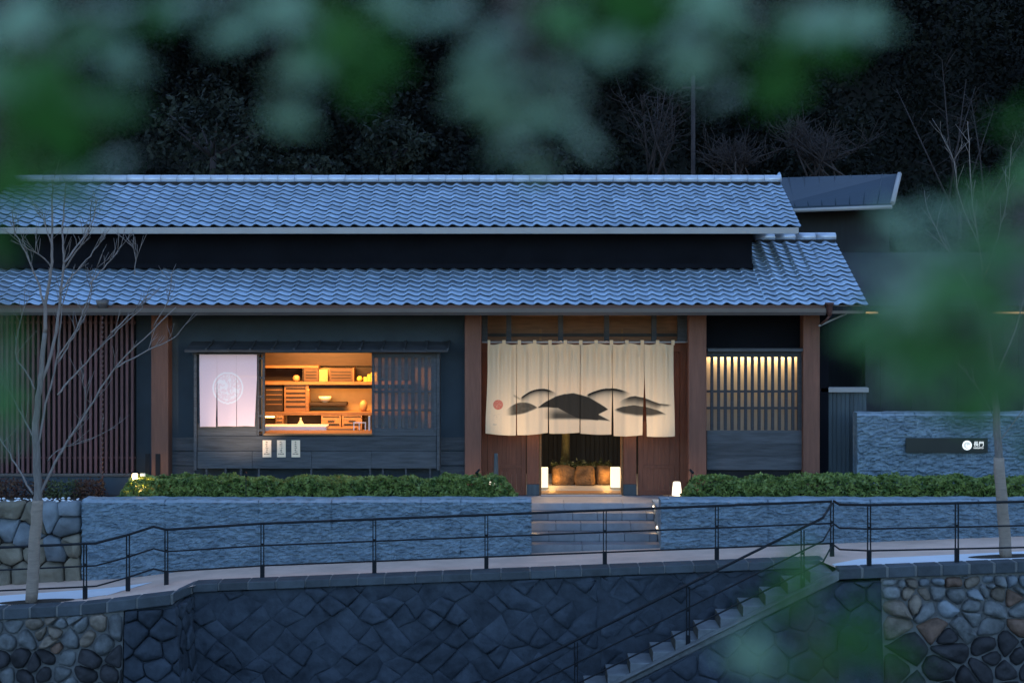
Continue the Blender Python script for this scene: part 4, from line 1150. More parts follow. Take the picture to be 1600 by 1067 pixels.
def ink(x, y):
    d = 0.0; n = mnoise.noise(Vector((x*.05, y*.05, 1.0)))
    if 340 < x < 625:
        t = y-aT(x)
        if t > -2: d = max(d, 1.25*math.exp(-(max(0, t)/30)**1.2)*sstep(-2, 1, t)*sstep(340, 362, x)*(1-sstep(540, 622, x)))
    if 822 < x < 1170:
        t = y-dT(x)
        if t > -2: d = max(d, 1.25*math.exp(-(max(0, t)/34)**1.2)*sstep(-2, 1, t)*sstep(824, 850, x)*(1-sstep(1070, 1168, x)))
    if 230 < x < 470:
        d = max(d, .88*sstep(-2, 2, y-bT(x))*(1-sstep(-6, 7, y-bB(x)))*sstep(228, 300, x)*(.97+.06*n))
    if 290 < x < 350:
        t = abs(y-(552+(x-290)*.55)); d = max(d, .5*math.exp(-(t/7)**2)*sstep(290, 300, x)*(1-sstep(335, 350, x)))
    if 468 < x < 1005:
        top = np.interp(x, cX, cYv)
        if x < 988:
            low = np.interp(x, [470, 540, 620, 700, 760, 800, 915, 920, 988], [644, 640, 646, 690, 720, 728, 735, 690, 656])
            d = max(d, .95*sstep(-2, 2, y-top)*(1-sstep(-3, 5, y-low))*sstep(468, 480, x))
            if x < 800:
                g = (.38+.5*sstep(640, 700, y))*(1-sstep(715, 738, y))*sstep(495, 610, x)
                if y > top+2: d = max(d, g if y > low-3 else 0)
        if x > 780:
            u = np.interp(x, [780, 915, 1005], [600, 692, 740]); lw_ = np.interp(x, [780, 900, 1005], [733, 733, 741])
            if x > 912: d = max(d, .93*sstep(-2, 2, y-u)*(1-sstep(-6, 4, y-lw_)))
            else: d = max(d, .93*sstep(-2, 2, y-u)*(1-sstep(-14, 8, y-lw_)))
    if 1045 < x < 1460:
        t = y-np.interp(x, eX, eY); dec = np.interp(x, [1045, 1200, 1340, 1380, 1460], [40, 66, 52, 18, 12])
        d = max(d, .95*sstep(-2, 2, t)*math.exp(-(max(0, t)/dec)**2)*sstep(1050, 1150, x)*(1-sstep(1420, 1460, x)))
    if 1030 < x < 1420:
        t = y-np.interp(x, fX, fY); b = np.interp(x, [1030, 1100, 1200, 1300, 1418], [666, 690, 706, 708, 694])
        d = max(d, .9*sstep(-2, 2, t)*(1-sstep(-16, 6, y-b))*sstep(1028, 1060, x))
    return min(1, d)
def norencol(x, z):
    px = 800 + x/DN*F; py = HZ + (ZC-z)/DN*F
    cx_, cy_ = (px-740)*4.706, (py-500)*4.706
    c = LIN
    k = ink(cx_, cy_)
    if k > 0: c = c*(1-k) + INK*k
    r = math.hypot(cx_-180, cy_-622)
    if r < 38:
        n1 = mnoise.noise(Vector((cx_*.16, cy_*.16, 5.0))); kk = (.92 if abs(n1) > .12 or r > 30 else .55)*(1-sstep(34, 38, r))
        c = c*(1-kk) + RED*kk
    if 140 < cx_ < 192 and 690 < cy_ < 740 and mnoise.noise(Vector((cx_*.11, cy_*.2, 9.0))) > .22: c = c*.75 + GRY*.25*.6
    if 143 < cx_ < 172 and 762 < cy_ < 772: c = c*.5 + GRY*.5
    return c
# panels: (top left, top right, bottom left, bottom right, bottom y left, right)
PAN = [(762, 806.7, 758.6, 806.2, 677, 680), (807, 856.8, 807.9, 856.2, 679.5, 676), (857, 906, 858.0, 905.3, 677, 675.5), (906.2, 956.8, 906.9, 955.2, 677, 678.5), (957, 1006.8, 958.8, 1003.8, 681, 679.5), (1007, 1052.5, 1010.4, 1054.4, 681.5, 681.5)]
for i, (a, b, c, e, yl, yr) in enumerate(PAN):
    def cl(t0, t1, v):
        s = sstep(.25, 1.0, v) if True else v
        return X(t0+(t1-t0)*s, DN)
    def yf(x, v, i=i, a=a, b=b):
        u = (x-X(a, DN))/(X(b, DN)-X(a, DN))
        f = .045*math.sin(u*math.pi*4.6+i*1.3)*math.exp(-v*2.0)*min(1, v*6+.25) + .022*math.sin(u*math.pi*9.3+i*2.9)*math.exp(-v*2.6)*min(1, v*8) + .012*math.sin(u*math.pi*2+i*2.1)*(.5+.5*v) + .02*(u-.5)*(1 if i % 2 else -1)*v
        return DN + f - .02*v
    cloth(nr, 'cloth_panel', M['noren'], lambda v, a=a, c=c: cl(a, c, v)+.0004, lambda v, b=b, e=e: cl(b, e, v)-.0004,
          lambda u: Z(537.5+1.2*math.sin(u*9), DN), lambda u, yl=yl, yr=yr: Z(yl+(yr-yl)*u, DN) - .012*math.sin(u*math.pi), yf, norencol, 90, 190)
m = MB()
m.tube([(X(753, DN), DN+.012, Z(534.6, DN)), (X(1076, DN), DN+.012, Z(534.6, DN))], .016, 8); build(m, 'noren_rod', M['fascia'], nr)
for k in range(13):
    px = 763.5 + k*24.0
    m = MB(); xa, xb = X(px-2.6 if k else px-1.5, DN), X(px+2.6, DN)
    m.box(xa, xb, DN-.009, DN-.006, Z(539, DN), Z(531.5, DN)); m.box(xa, xb, DN-.0058, DN+.03, Z(532.2, DN), Z(531.6, DN)); m.box(xa, xb, DN+.031, DN+.034, Z(539, DN), Z(532.3, DN))
    o = build(m, 'hanging_loop', M['noren'], nr)
    ca = o.data.color_attributes.new('print', 'FLOAT_COLOR', 'POINT'); ca.data.foreach_set('color', np.array([(*LIN, 1)]*len(m.v), dtype=np.float32).ravel())

# light in the gate passage
lamp('gate_lamp', 'AREA', (X(906, 30.2), 30.3, 3.3), 14, (1.0, .70, .42), 1.6, (rad(-25), 0, 0), None, .5)

# inner garden beyond the gate
gf = thing('garden_fence', 'dark slatted garden fence seen through the entrance gate', 'fence', (X(908, 32.9), 32.9, 0))
px = 800
while px < 1016:
    boxo('slat', M['siding'], gf, X(px, 32.9), X(px+6.4, 32.9), 32.9, 32.93, -.02, 3.4, 0); px += 7.2
boxo('backing', M['darkvoid'], gf, X(795, 32.95), X(1020, 32.95), 32.935, 32.97, -.02, 3.45, 0)
def rock(name, label, c, rx, ry, rz, mt, seed, cat='rock', grp=None):
    m = MB(); n, k = 18, 11
    for j in range(k+1):
        th = math.pi*j/k
        for i in range(n):
            ph = 2*math.pi*i/n
            dx, dy, dz = math.sin(th)*math.cos(ph), math.sin(th)*math.sin(ph), -math.cos(th)
            pw = lambda v: math.copysign(abs(v)**.5, v)
            r = 1+.16*mnoise.noise(Vector((dx*1.4+seed, dy*1.4, dz*1.4)))
            m.v.append((c[0]+pw(dx)*rx*r, c[1]+pw(dy)*ry*r, c[2]+rz+pw(dz)*rz*r))
    for j in range(k):
        for i in range(n):
            a, b = j*n+i, j*n+(i+1) % n; m.f.append((a, b, b+n, a+n)); m.m.append(0); m.sm.append(True)
    o = build(m, name, mt); return tag(o, label, cat, grp)
g = 'garden rocks beyond the gate'
d = 31.2
rock('rock', 'lit garden rock beside the left lantern beyond the gate', (X(880, d), d, -.03), .245, .2, .20, M['gardenstone'], 1.0, 'rock', g)
rock('rock', 'darker middle garden rock between two lit ones beyond the gate', (X(914, d), d-.05, -.03), .21, .2, .20, M['gardenstone'], 5.0, 'rock', g)
rock('rock', 'lit garden rock beside the right lantern beyond the gate', (X(947, d), d+.05, -.03), .22, .2, .20, M['gardenstone'], 9.0, 'rock', g)
m = MB(); m.tube([P(883, 736, 31.9), P(884, 690, 31.9), P(884, 600, 31.95), P(886, 520, 32)], [.10, .085, .08, .07], 9); o = build(m, 'garden_tree', M['mosstrunk']); tag(o, 'mossy tree trunk standing in the garden beyond the gate', 'tree')
def leafcloud(m, n, fn, size):
    for _ in range(n):
        c = Vector(fn()); s = R.uniform(*size)
        u = Vector((R.gauss(0, 1), R.gauss(0, 1), R.gauss(0, .7))).normalized(); w = u.cross(Vector((R.gauss(0, 1), R.gauss(0, 1), R.gauss(0, 1)))).normalized()
        k = len(m.v)
        m.v += [tuple(c-u*s), tuple(c+w*s*.42), tuple(c+u*s), tuple(c-w*s*.42)]; m.f.append((k, k+1, k+2, k+3)); m.m.append(0); m.sm.append(False)
m = MB(); leafcloud(m, 500, lambda: (X(R.uniform(862, 955), 31.35), 31.35+R.uniform(-.1, .12), .34+abs(R.gauss(0, .05))), (.02, .05)); o = build(m, 'ground_cover', M['greenleaf'], kind='stuff'); tag(o, 'dark low plants on top of the garden rocks', 'plants')
for nm, a, b, lab in (('lantern', 843.5, 857, 'glowing square paper lantern at the left side of the gate opening'), ('lantern', 954, 970, 'glowing square paper lantern at the right side of the gate opening')):
    dd = 30.55
    t = thing(nm, lab, 'lantern', (X((a+b)/2, dd), dd, 0), 'paper lanterns inside the gate')
    xa, xb = X(a, dd), X(b, dd)
    boxo('paper_shade', M['lantern'], t, xa+.008, xb-.008, dd, dd+(xb-xa)-.016, Z(762, dd), Z(731, dd), .006)
    boxo('base', M['blackwood'], t, xa, xb, dd-.01, dd+(xb-xa), -.003, Z(762, dd)-.001, 0)
    lamp('lantern_glow', 'POINT', ((xa+xb)/2+(.16 if a < 900 else -.16), 30.86, .2), 1.0, (1, .50, .13), .05)

# ------------------------------------------------------------------ lattice window at the right
lw2 = thing('lattice_window', 'dark lattice window with lit paper panes between the right pillars', 'window', (X(1180, 29.1), 29.1, 0))
YLW = 29.05
xa, xb = X(1104.5, YLW), X(1254.5, YLW)
boxo('canopy', M['blackwood_h'], lw2, xa, xb, 28.93, Y_FAC-.002, Z(549, YLW), Z(544, YLW), .006)
boxo('window_head', M['blackwood'], lw2, xa, xb, YLW, YLW+.1, Z(558, YLW), Z(549.5, YLW), 0)
px = 1110.2
k = 0
while px < 1250:
    boxo('lattice_slat', M['blackwood'], lw2, X(px, YLW), X(px+4.6, YLW), YLW, YLW+.05, Z(672, YLW), Z(558.2, YLW), 0); px += 10.55; k += 1
for py in (611.5, 637.5): boxo('lattice_rail', M['blackwood'], lw2, xa, xb, YLW+.01, YLW+.045, Z(py+1.8, YLW), Z(py-1.8, YLW), 0)
boxo('lattice_stile', M['blackwood'], lw2, X(1246, YLW), xb, YLW-.01, YLW+.055, Z(672, YLW), Z(558.2, YLW), .003)
cz = [Z(734, YLW), Z(713, YLW), Z(693, YLW), Z(672.5, YLW)]
for a, b in zip(cz, cz[1:]): boxo('panel_board', M['blackwood_h'], lw2, xa, xb, YLW-.01, YLW+.03, a+.001, b-.001, .003)
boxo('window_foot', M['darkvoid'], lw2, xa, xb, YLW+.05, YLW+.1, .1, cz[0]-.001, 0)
boxo('paper_pane', M['shoji'], lw2, xa, xb, YLW+.19, YLW+.2, Z(674, YLW), Z(552, YLW), 0)
lamp('window_strip_light', 'AREA', ((xa+xb)/2, YLW+.125, Z(552, YLW)), 5.5, (1.0, .66, .30), xb-xa-.1, (rad(-14), 0, 0), None, .04)

# ------------------------------------------------------------------ annexes behind and right
an = thing('annex_building', 'dark annex with blue metal roof behind the right end of the inn', 'building', (X(1330, 36), 36, 0))
A = [P(1200, 324, 34.6), P(1393, 318, 33.6), P(1404, 272, 34.6), P(1185, 279, 36.2)]
m = MB(); dn = Vector((0, 0, -.10))
m.hexa([tuple(Vector(p)+dn) for p in A] + A); build(m, 'roof', M['metalroof'], an)
for k in range(1, 9):
    f = k/9; p = Vector(A[0]).lerp(Vector(A[1]), f); q = Vector(A[3]).lerp(Vector(A[2]), f)
    m = MB(); m.tube([tuple(p+Vector((0, 0, .01))), tuple(q+Vector((0, 0, .01)))], .012, 4); build(m, 'standing_seam', M['metalroof'], an)
m = MB(); m.tube([tuple(Vector(A[1])+Vector((.02, 0, .0))), tuple(Vector(A[2])+Vector((.02, 0, .0)))], .055, 6); build(m, 'verge_trim', M['fascia'], an)
m = MB(); m.tube([tuple(Vector(A[0])+Vector((0, -.05, -.10))), tuple(Vector(A[1])+Vector((0, -.05, -.08)))], .05, 6); build(m, 'gutter', M['fascia'], an)
m = MB(); xa, xb = X(1230, 35.3), X(1388, 34.4)
m.hexa([(xa, 35.2, 0), (xb, 34.3, 0), (xb+.3, 36.4, 0), (xa, 37.2, 0), (xa, 35.2, Z(325, 35.2)), (xb, 34.3, Z(320, 34.3)), (xb+.3, 36.4, Z(278, 36.4)), (xa, 37.2, Z(282, 37.2))]); build(m, 'wall', M['siding'], an)

wg = thing('side_wing', 'dark vertical boarded wing behind the sign wall on the right', 'building', (X(1500, 31), 31, 0))
n = 34; xa, xb = X(1352, 31), X(1760, 31)
for i in range(n):
    a, b = xa+(xb-xa)*i/n, xa+(xb-xa)*(i+1)/n
    boxo('board', M['siding'], wg, a+.002, b-.002, 31.0+(.012 if i % 2 else 0), 31.06, 0, Z(492, 31), 0)
boxo('wall', M['darkvoid'], wg, xa, xb, 31.065, 31.3, 0, Z(492, 31), 0)
m = MB(); m.hexa([(xa-.2, 30.3, Z(487, 30.3)), (xb, 30.3, Z(487, 30.3)), (xb, 33.5, Z(487, 30.3)+1.1), (xa-.2, 33.5, Z(487, 30.3)+1.1), (xa-.2, 30.3, Z(478, 30.3)), (xb, 30.3, Z(478, 30.3)), (xb, 33.5, Z(478, 30.3)+1.1), (xa-.2, 33.5, Z(478, 30.3)+1.1)]); build(m, 'roof', M['siding'], wg)
boxo('soffit_light', M['soffitlight'], wg, X(1356, 30.5), X(1372, 30.5), 30.5, 30.7, Z(490, 30.5), Z(487.5, 30.5), 0)
boxo('soffit_light', M['soffitlight'], wg, X(1556, 30.5), X(1640, 30.5), 30.5, 30.7, Z(490, 30.5), Z(487.5, 30.5), 0)

fn_ = thing('garden_fence', 'low blue black board fence with pale cap right of the inn', 'fence', (X(1316, 29.6), 29.6, 0))
xa, xb = X(1281, 29.6), X(1354, 29.6)
for i in range(11):
    a, b = xa+(xb-xa)*i/11, xa+(xb-xa)*(i+1)/11
    boxo('fence_board', M['fencewood'], fn_, a+.003, b-.003, 29.6, 29.63, 0, Z(613, 29.6), 0)
boxo('fence_cap', M['fascia'], fn_, xa, xb+.02, 29.5, 29.72, Z(612.5, 29.6), Z(605, 29.6), .01)
boxo('fence_backing', M['darkvoid'], fn_, xa, xb, 29.632, 29.66, 0, Z(613, 29.6), 0)

sw = thing('sign_wall', 'free standing blue slate wall carrying the inn sign', 'stone wall', (X(1480, 28.8), 28.8, 0))
zt = Z(645, 28.8)
cu = [X(1339, 28.8), X(1430, 28.8), X(1530, 28.8), 9.9, 11.5]
for i, (a, b) in enumerate(zip(cu, cu[1:])): slate_wall(sw, a, b, 28.8, 29.15, lambda x: .0, zt, 71.0)
sg = thing('inn_sign', 'dark bronze sign plate with white round crest and lettering on the slate wall', 'sign', (X(1478, 28.7), 28.7, 1.2))
boxo('sign_plate', M['signplate'], sg, X(1415, 28.72), X(1543, 28.72), 28.70, 28.735, Z(707, 28.72), Z(684, 28.72), .004)
DS = 28.697
m = MB(); c = P(1511, 695.5, DS); rr = 7.4/F*DS
m.poly([(c[0]+rr*math.cos(a), DS-.004, c[2]+rr*math.sin(a)) for a in [2*math.pi*k/32 for k in range(32)]]); build(m, 'crest_disc', emis('lit_sign_white', (.95, 1, 1), .12), sg)
m = MB()
for (aa, bb, r0) in ((0, 300, .62), (30, 250, .40), (-60, 120, .2)):
    pts = [(c[0]+rr*r0*math.cos(rad(t)), DS-.006, c[2]+rr*r0*math.sin(rad(t))) for t in range(aa, bb, 15)]
    m.tube(pts, rr*.055, 5)
build(m, 'crest_mark', M['cob_grey'], sg)
WHT = M.get('signw') or emis('lit_sign_letters', (.95, 1, 1), .11)
def text(body, px, py, d, hpx, mt, parent, name):
    cu_ = bpy.data.curves.new(name, 'FONT'); cu_.body = body; cu_.size = hpx/F*d*1.25; cu_.extrude = .002
    o_ = bpy.data.objects.new(name, cu_); link(o_); bpy.context.view_layer.update()
    me = bpy.data.meshes.new_from_object(o_.evaluated_get(bpy.context.evaluated_depsgraph_get()))
    bpy.data.objects.remove(o_)
    if len(me.vertices) == 0: return None
    me.materials.clear(); me.materials.append(mt)
    o2 = bpy.data.objects.new(name, me); link(o2); place(o2, (X(px, d), d, Z(py, d)), parent); o2.rotation_euler = (rad(90), 0, 0); return o2
text('長門', 1521, 696.3, DS-.003, 6.6, WHT, sg, 'lettering')
text('NAGATO', 1521.2, 700.8, DS-.003, 2.9, WHT, sg, 'lettering')

# ------------------------------------------------------------------ small lamps and bollard on the terrace
def cone_lamp(label, px, d):
    t = thing('cone_lamp', label, 'lamp', (X(px, d), d, .13), 'paper cone lamps flanking the steps')
    m = MB(); m.lathe((X(px, d), d, .01 if 1 else 0), [(.098, .0), (.092, .12), (.082, .26), (.07, .36), (.06, .37)], 16); build(m, 'paper_shade', M['conelamp'], t)
    m = MB(); m.lathe((X(px, d), d, -.02), [(.105, 0), (.105, .028)], 16); build(m, 'base', M['blackwood'], t)
    lamp('cone_glow', 'POINT', (X(px, d), d-.12, .24), 1.0, (1.0, .72, .44), .08)
cone_lamp('glowing paper cone lamp at the left end of the right hedge', 1057.5, 28.72)
cone_lamp('glowing paper cone lamp half hidden in the right end of the left hedge', 767, 28.72)
m = MB(); m.lathe((X(775, 28.83), 28.83, 0), [(.055, 0), (.05, .5), (.036, Z(712, 28.8)-.02), (.036, Z(708.5, 28.8))], 10); o = build(m, 'bollard', M['fencewood']); tag(o, 'slim dark tapered bollard by the left gate pillar', 'bollard')
t = thing('garden_light', 'small glowing bollard light at the left end of the hedge', 'lamp', (X(210, 27.6), 27.55, .13))
m = MB(); m.box(X(207, 27.55), X(212.5, 27.55), 27.53, 27.59, .13, Z(750, 27.55)); build(m, 'pole', M['rail'], t, .004)
m = MB(); m.lathe((X(210.5, 27.55), 27.56, Z(750, 27.55)+.001), [(.045, 0), (.05, .06), (.045, .11)], 12); build(m, 'lamp_head', M['bulb'], t)
m = MB(); m.box(X(205, 27.55), X(216, 27.55), 27.50, 27.62, Z(739, 27.55), Z(737.5, 27.55)); build(m, 'lamp_cap', M['rail'], t, .004)
lamp('garden_glow', 'POINT', (X(213, 27.5), 27.74, .50), 2.6, (1.0, .60, .20), .05)
o = boxo('plant_label', M['white'], None, X(219, 27.6), X(227, 27.6), 27.6, 27.61, Z(744, 27.6), Z(739.5, 27.6), .002); tag(o, 'small white plant label beside the garden light', 'plant label')

def uplight(label, x, y, tx, ty, tz, power, size):  # added spotlights, no such fixtures seen, to brighten the pink curtain and noren
    t = thing('added_spotlight', label, 'spotlight', (x, y, .13), 'added spotlights hidden along the hedges')
    m = MB(); m.tube([(x, y, .12), (x, y, .66)], .008, 6); build(m, 'spike', M['rail'], t)
    p = Vector((x, y, .69)); dv = (Vector((tx, ty, tz))-p).normalized()
    m = MB(); m.tube([tuple(p-dv*.05), tuple(p+dv*.05)], .022, 10); build(m, 'lamp_head', M['rail'], t)
    l_ = lamp('spot_glow', 'SPOT', tuple(p+dv*.06), power, (1.0, .76, .52), .03)
    l_.data.spot_size = rad(size); l_.data.spot_blend = 1.0; l_.rotation_euler = dv.to_track_quat('-Z', 'Y').to_euler()
uplight('small added spotlight in the hedge under the pink curtain', X(384, 27.4), 27.42, X(374, 28.8), 28.8, 1.65, 17, 78)
uplight('small added spotlight at the right end of the left hedge aimed at the noren', -.62, 27.8, .75, 29.0, 2.05, 15, 84)
uplight('small added spotlight at the left end of the right hedge aimed at the noren', 3.25, 27.8, 1.95, 29.0, 2.05, 15, 84)
# ------------------------------------------------------------------ hedges and shrubs
def hedge(label, xa, xb, y0, y1, h, n, size=(.022, .045)):
    m = MB()
    def top(x, y): return h*(1 + .22*mnoise.noise(Vector((x*2.3, y*2.3, 4))) + .12*mnoise.noise(Vector((x*7, y*7, 1))))
    def pt():
        x = R.uniform(xa, xb); y = R.uniform(y0, y1); e = min(1, (x-xa)/.25, (xb-x)/.25); e = max(.15, e)**.6
        t_ = top(x, y)*e
        f = R.random()
        z = t_ if f < .45 else t_*R.random()
        if f > .6: y = y0 + .10*R.random()*R.random() + .03*mnoise.noise(Vector((x*5, z*9, 2)))
        return (x, y, .12+z*(1.0+.10*R.random()))
    leafcloud(m, n, pt, size)
    nL = len(m.f)
    cs = int((xb-xa)/.3)
    for i in range(cs):
        a, b = xa+.05+(xb-xa-.1)*i/cs, xa+.05+(xb-xa-.1)*(i+1)/cs
        hh = min(top(a, y0+.3), top(b, y0+.3))*.72*(1 if 0 < i < cs-1 else .5)
        m.box(a, b, y0+.14, y1-.05, .10, .12+hh, 1)
    o = build(m, 'hedge', [M['hedge'], M['twigdark']]); return tag(o, label, 'hedge')
hedge('low clipped green hedge along the left slate wall before the shop', X(186, 27.6), X(808, 27.8), 27.46, 28.05, .42, 27000, (.026, .052))
hedge('low clipped green hedge along the right slate wall before the lattice window', X(1066, 27.7), 10.4, 27.46, 28.05, .42, 23000, (.026, .052))
def shrub(label, px, d, w, h, mt, n, grp='low shrubs above the boulder wall'):
    t = thing('shrub', label, 'shrub', (X(px, d), d, .12), grp)
    m = MB()
    def pt():
        a = R.uniform(0, 6.283); r = math.sqrt(R.random()); z = R.random()
        return (X(px, d)+w*r*math.cos(a)*(1-.3*z), d+.3*r*math.sin(a), .14+h*z*(1+.2*R.random()))
    leafcloud(m, n, pt, (.02, .045)); build(m, 'foliage', mt, t)
    m = MB()
    for k in range(9):
        a = R.uniform(0, 6.28); m.tube([(X(px, d), d, .1), (X(px, d)+w*.8*math.cos(a), d+.2*math.sin(a), .14+h*R.uniform(.7, 1.1))], [.008, .003], 4)
    build(m, 'stems', M['twigdark'], t)
shrub('dull red leaved shrub at the far left edge above the boulders', 12, 27.8, .42, .36, M['redleaf'], 900)
shrub('mixed green shrub between two red ones above the boulders', 100, 27.8, .40, .34, M['greenleaf'], 700)
shrub('dull red shrub left of the garden light above the slate wall corner', 140, 27.8, .36, .36, M['redleaf'], 900)
shrub('dull red shrub right behind the leafless tree trunk', 62, 28.0, .36, .32, M['redleaf'], 500)

# ------------------------------------------------------------------ leafless trees on the path
def bare_tree(name, label, d, trunk, limbs, wrapto, seed, twig_n=8, r0=.085):
    RR = random.Random(seed)
    base = P(*trunk[0], d)
    t = thing(name, label, 'tree', base)
    def pts(lst, dj):
        out = []
        for i, (a, b) in enumerate(lst):
            k = i/max(1, len(lst)-1); p = Vector(P(a, b, d)); p.y += dj*k; 
            f = p.y/d; out.append(Vector(((a-800)/F*p.y, p.y, ZC-(b-HZ)/F*p.y)))
        return out
    def smooth(ps):
        out = []
        for i in range(len(ps)-1):
            p0, p1, p2, p3 = ps[max(0, i-1)], ps[i], ps[i+1], ps[min(len(ps)-1, i+2)]
            for k in range(4):
                s = k/4; out.append(.5*((2*p1)+(p2-p0)*s+(2*p0-5*p1+4*p2-p3)*s*s+(3*p1-p0-3*p2+p3)*s**3))
        out.append(ps[-1])
        for i in range(1, len(out)-1): out[i] = out[i] + Vector((RR.gauss(0, .006), RR.gauss(0, .006), RR.gauss(0, .006)))
        return out
    tp = smooth(pts(trunk, 0)); n = len(tp)
    m = MB(); m.tube([tuple(p) for p in tp], [r0*(1-.60*i/n) for i in range(n)], 9); build(m, 'trunk', M['bark'], t)
    if wrapto:
        w = [p for p in tp if p.z < Z(wrapto, d)]
        m = MB(); m.tube([tuple(p) for p in w], [r0*1.12*(1-.35*i/n) + .004*(i % 2) for i in range(len(w))], 10); build(m, 'trunk_wrap', M['wrap'], t)
    for lst, ra in limbs:
        ps = smooth(pts(lst, RR.uniform(-.7, .7))); k = len(ps)
        m = MB(); m.tube([tuple(p) for p in ps], [ra*(1-.80*i/k)+.0025 for i in range(k)], 6)
        for q in range(twig_n):                                  # side twigs
            i = RR.randrange(k//3, k); p = ps[i]; dirv = (ps[min(k-1, i+1)]-ps[i-1]).normalized()
            s = (dirv + Vector((RR.gauss(0, .55), RR.gauss(0, .55), RR.uniform(.0, .7)))).normalized(); L = RR.uniform(.14, .5)
            q1 = p+s*L*.5+Vector((RR.gauss(0, .02), RR.gauss(0, .02), .02)); q2 = p+s*L+Vector((0, 0, .05))
            m.tube([tuple(p), tuple(q1), tuple(q2)], [.0055, .0042, .0022], 4)
            if RR.random() < .6:
                s2 = (s+Vector((RR.gauss(0, .6), RR.gauss(0, .6), .3))).normalized(); m.tube([tuple(q1), tuple(q1+s2*L*.5)], [.0035, .002], 4)
        build(m, 'branch', M['twig'], t)
    return t
trunk = [(49, 940), (54, 850), (58, 787), (60, 768), (57, 710), (55, 672), (60, 620), (65, 580), (70, 520)]
limbs = [([(70, 520), (71, 476), (80, 422), (81, 375), (82, 317), (83, 282)], .030), ([(63, 600), (78, 560), (87, 520), (94, 469), (100, 411), (98, 364), (101, 317), (102, 284)], .028),
 ([(70, 480), (62, 450), (49, 415), (30, 375), (16, 345)], .020), ([(100, 411), (120, 385), (141, 354), (152, 312)], .014), ([(101, 420), (120, 392), (138, 364), (141, 335)], .012),
 ([(94, 460), (115, 429), (140, 400), (162, 371)], .012), ([(90, 560), (117, 518), (130, 487), (141, 452), (150, 420)], .013), ([(60, 778), (87, 722), (112, 680), (138, 640), (179, 576), (225, 530), (275, 480)], .022),
 ([(179, 576), (220, 553), (262, 533), (280, 520)], .013), ([(90, 617), (118, 585), (151, 548), (185, 515), (222, 482)], .016), ([(60, 695), (72, 630), (85, 580), (92, 530), (97, 480), (112, 430)], .018),
 ([(52, 772), (30, 735), (10, 700), (-10, 672)], .016), ([(55, 608), (40, 580), (27, 562), (25, 535), (30, 511), (38, 478)], .012), ([(92, 566), (110, 535), (127, 505), (138, 478), (144, 450)], .012),
 ([(131, 650), (133, 620), (129, 590)], .008), ([(173, 520), (200, 495), (226, 474)], .010), ([(140, 445), (162, 418), (180, 398), (194, 371)], .009), ([(57, 690), (40, 660), (20, 620), (0, 590)], .014),
 ([(82, 420), (65, 400), (45, 390), (22, 372)], .010), ([(75, 720), (95, 700), (130, 690), (180, 668)], .008), ([(80, 380), (70, 350), (66, 330)], .008), ([(240, 510), (262, 470), (268, 440)], .006), ([(210, 430), (212, 400), (206, 385)], .006)]
bare_tree('bare_tree', 'leafless young tree with wrapped trunk in the left paving', 24.95, trunk, limbs, 780, 4)
trunk = [(1572, 872), (1567, 800), (1561, 715), (1556, 640), (1548, 560), (1540, 480)]
limbs = [([(1540, 480), (1532, 400), (1520, 320), (1515, 240), (1512, 190)], .011), ([(1552, 600), (1585, 520), (1610, 430), (1640, 340)], .011), ([(1545, 530), (1515, 450), (1480, 390), (1450, 330)], .009),
 ([(1536, 440), (1560, 370), (1575, 300), (1580, 230)], .008), ([(1528, 380), (1500, 310), (1490, 250), (1470, 210)], .006), ([(1558, 660), (1530, 610), (1500, 570)], .007), ([(1560, 690), (1600, 640), (1640, 590)], .007)]
bare_tree('bare_tree', 'leafless young tree with wrapped trunk in the right paving', 24.86, trunk, limbs, 714, 9)

# ------------------------------------------------------------------ hillside behind: forest mass, a few trees that stand out, pole
def hill_z(x, y): return -.3 + max(0, y-38.5)*.82
nrng = np.random.RandomState(5)
V, Fc = [], []
cnt = 0
def crown_leaves(c, r, n, size):
    d_ = nrng.normal(size=(n, 3)); d_ /= np.linalg.norm(d_, axis=1)[:, None]
    rr_ = nrng.uniform(.55, 1.0, n)[:, None]**.6
    # break the ellipsoid into lobes
    lob = np.array([mnoise.noise(Vector((q[0]*2.2+c[0], q[1]*2.2+c[1], q[2]*2.2))) for q in d_])
    p = np.array(c) + d_*rr_*np.array(r)*(1+.45*lob)[:, None]
    u = nrng.normal(size=(n, 3)); u /= np.linalg.norm(u, axis=1)[:, None]
    w = np.cross(u, nrng.normal(size=(n, 3))); w /= np.linalg.norm(w, axis=1)[:, None]
    s = nrng.uniform(size[0], size[1], n)[:, None]
    return np.stack([p-u*s, p+w*s*.5, p+u*s, p-w*s*.5], 1)
qs = []
for row in range(7):
    y = 39.5 + row*2.6
    x = -22 - row*.8 + R.uniform(0, 2)
    while x < 24 + row:
        rx = R.uniform(1.3, 2.4); rz = rx*R.uniform(1.0, 1.7); yy = y+R.uniform(-1, 1)
        c = (x, yy, hill_z(x, yy)+R.uniform(1.6, 3.6))
        qs.append(crown_leaves(c, (rx, rx*.8, rz), 2700, (.05, .125))); x += rx*R.uniform(1.0, 1.6)
A_ = np.concatenate(qs); nq = len(A_)
me = bpy.data.meshes.new('forest'); me.vertices.add(nq*4); me.vertices.foreach_set('co', A_.reshape(-1))
me.loops.add(nq*4); me.loops.foreach_set('vertex_index', np.arange(nq*4)); me.polygons.add(nq)
me.polygons.foreach_set('loop_start', np.arange(nq)*4); me.polygons.foreach_set('loop_total', np.full(nq, 4)); me.materials.append(M['forest']); me.update(calc_edges=True)
o = bpy.data.objects.new('forest', me); link(o); place(o, (0, 0, 0)); o['kind'] = 'stuff'; tag(o, 'dense dark evergreen wood covering the hillside behind the inn', 'forest')
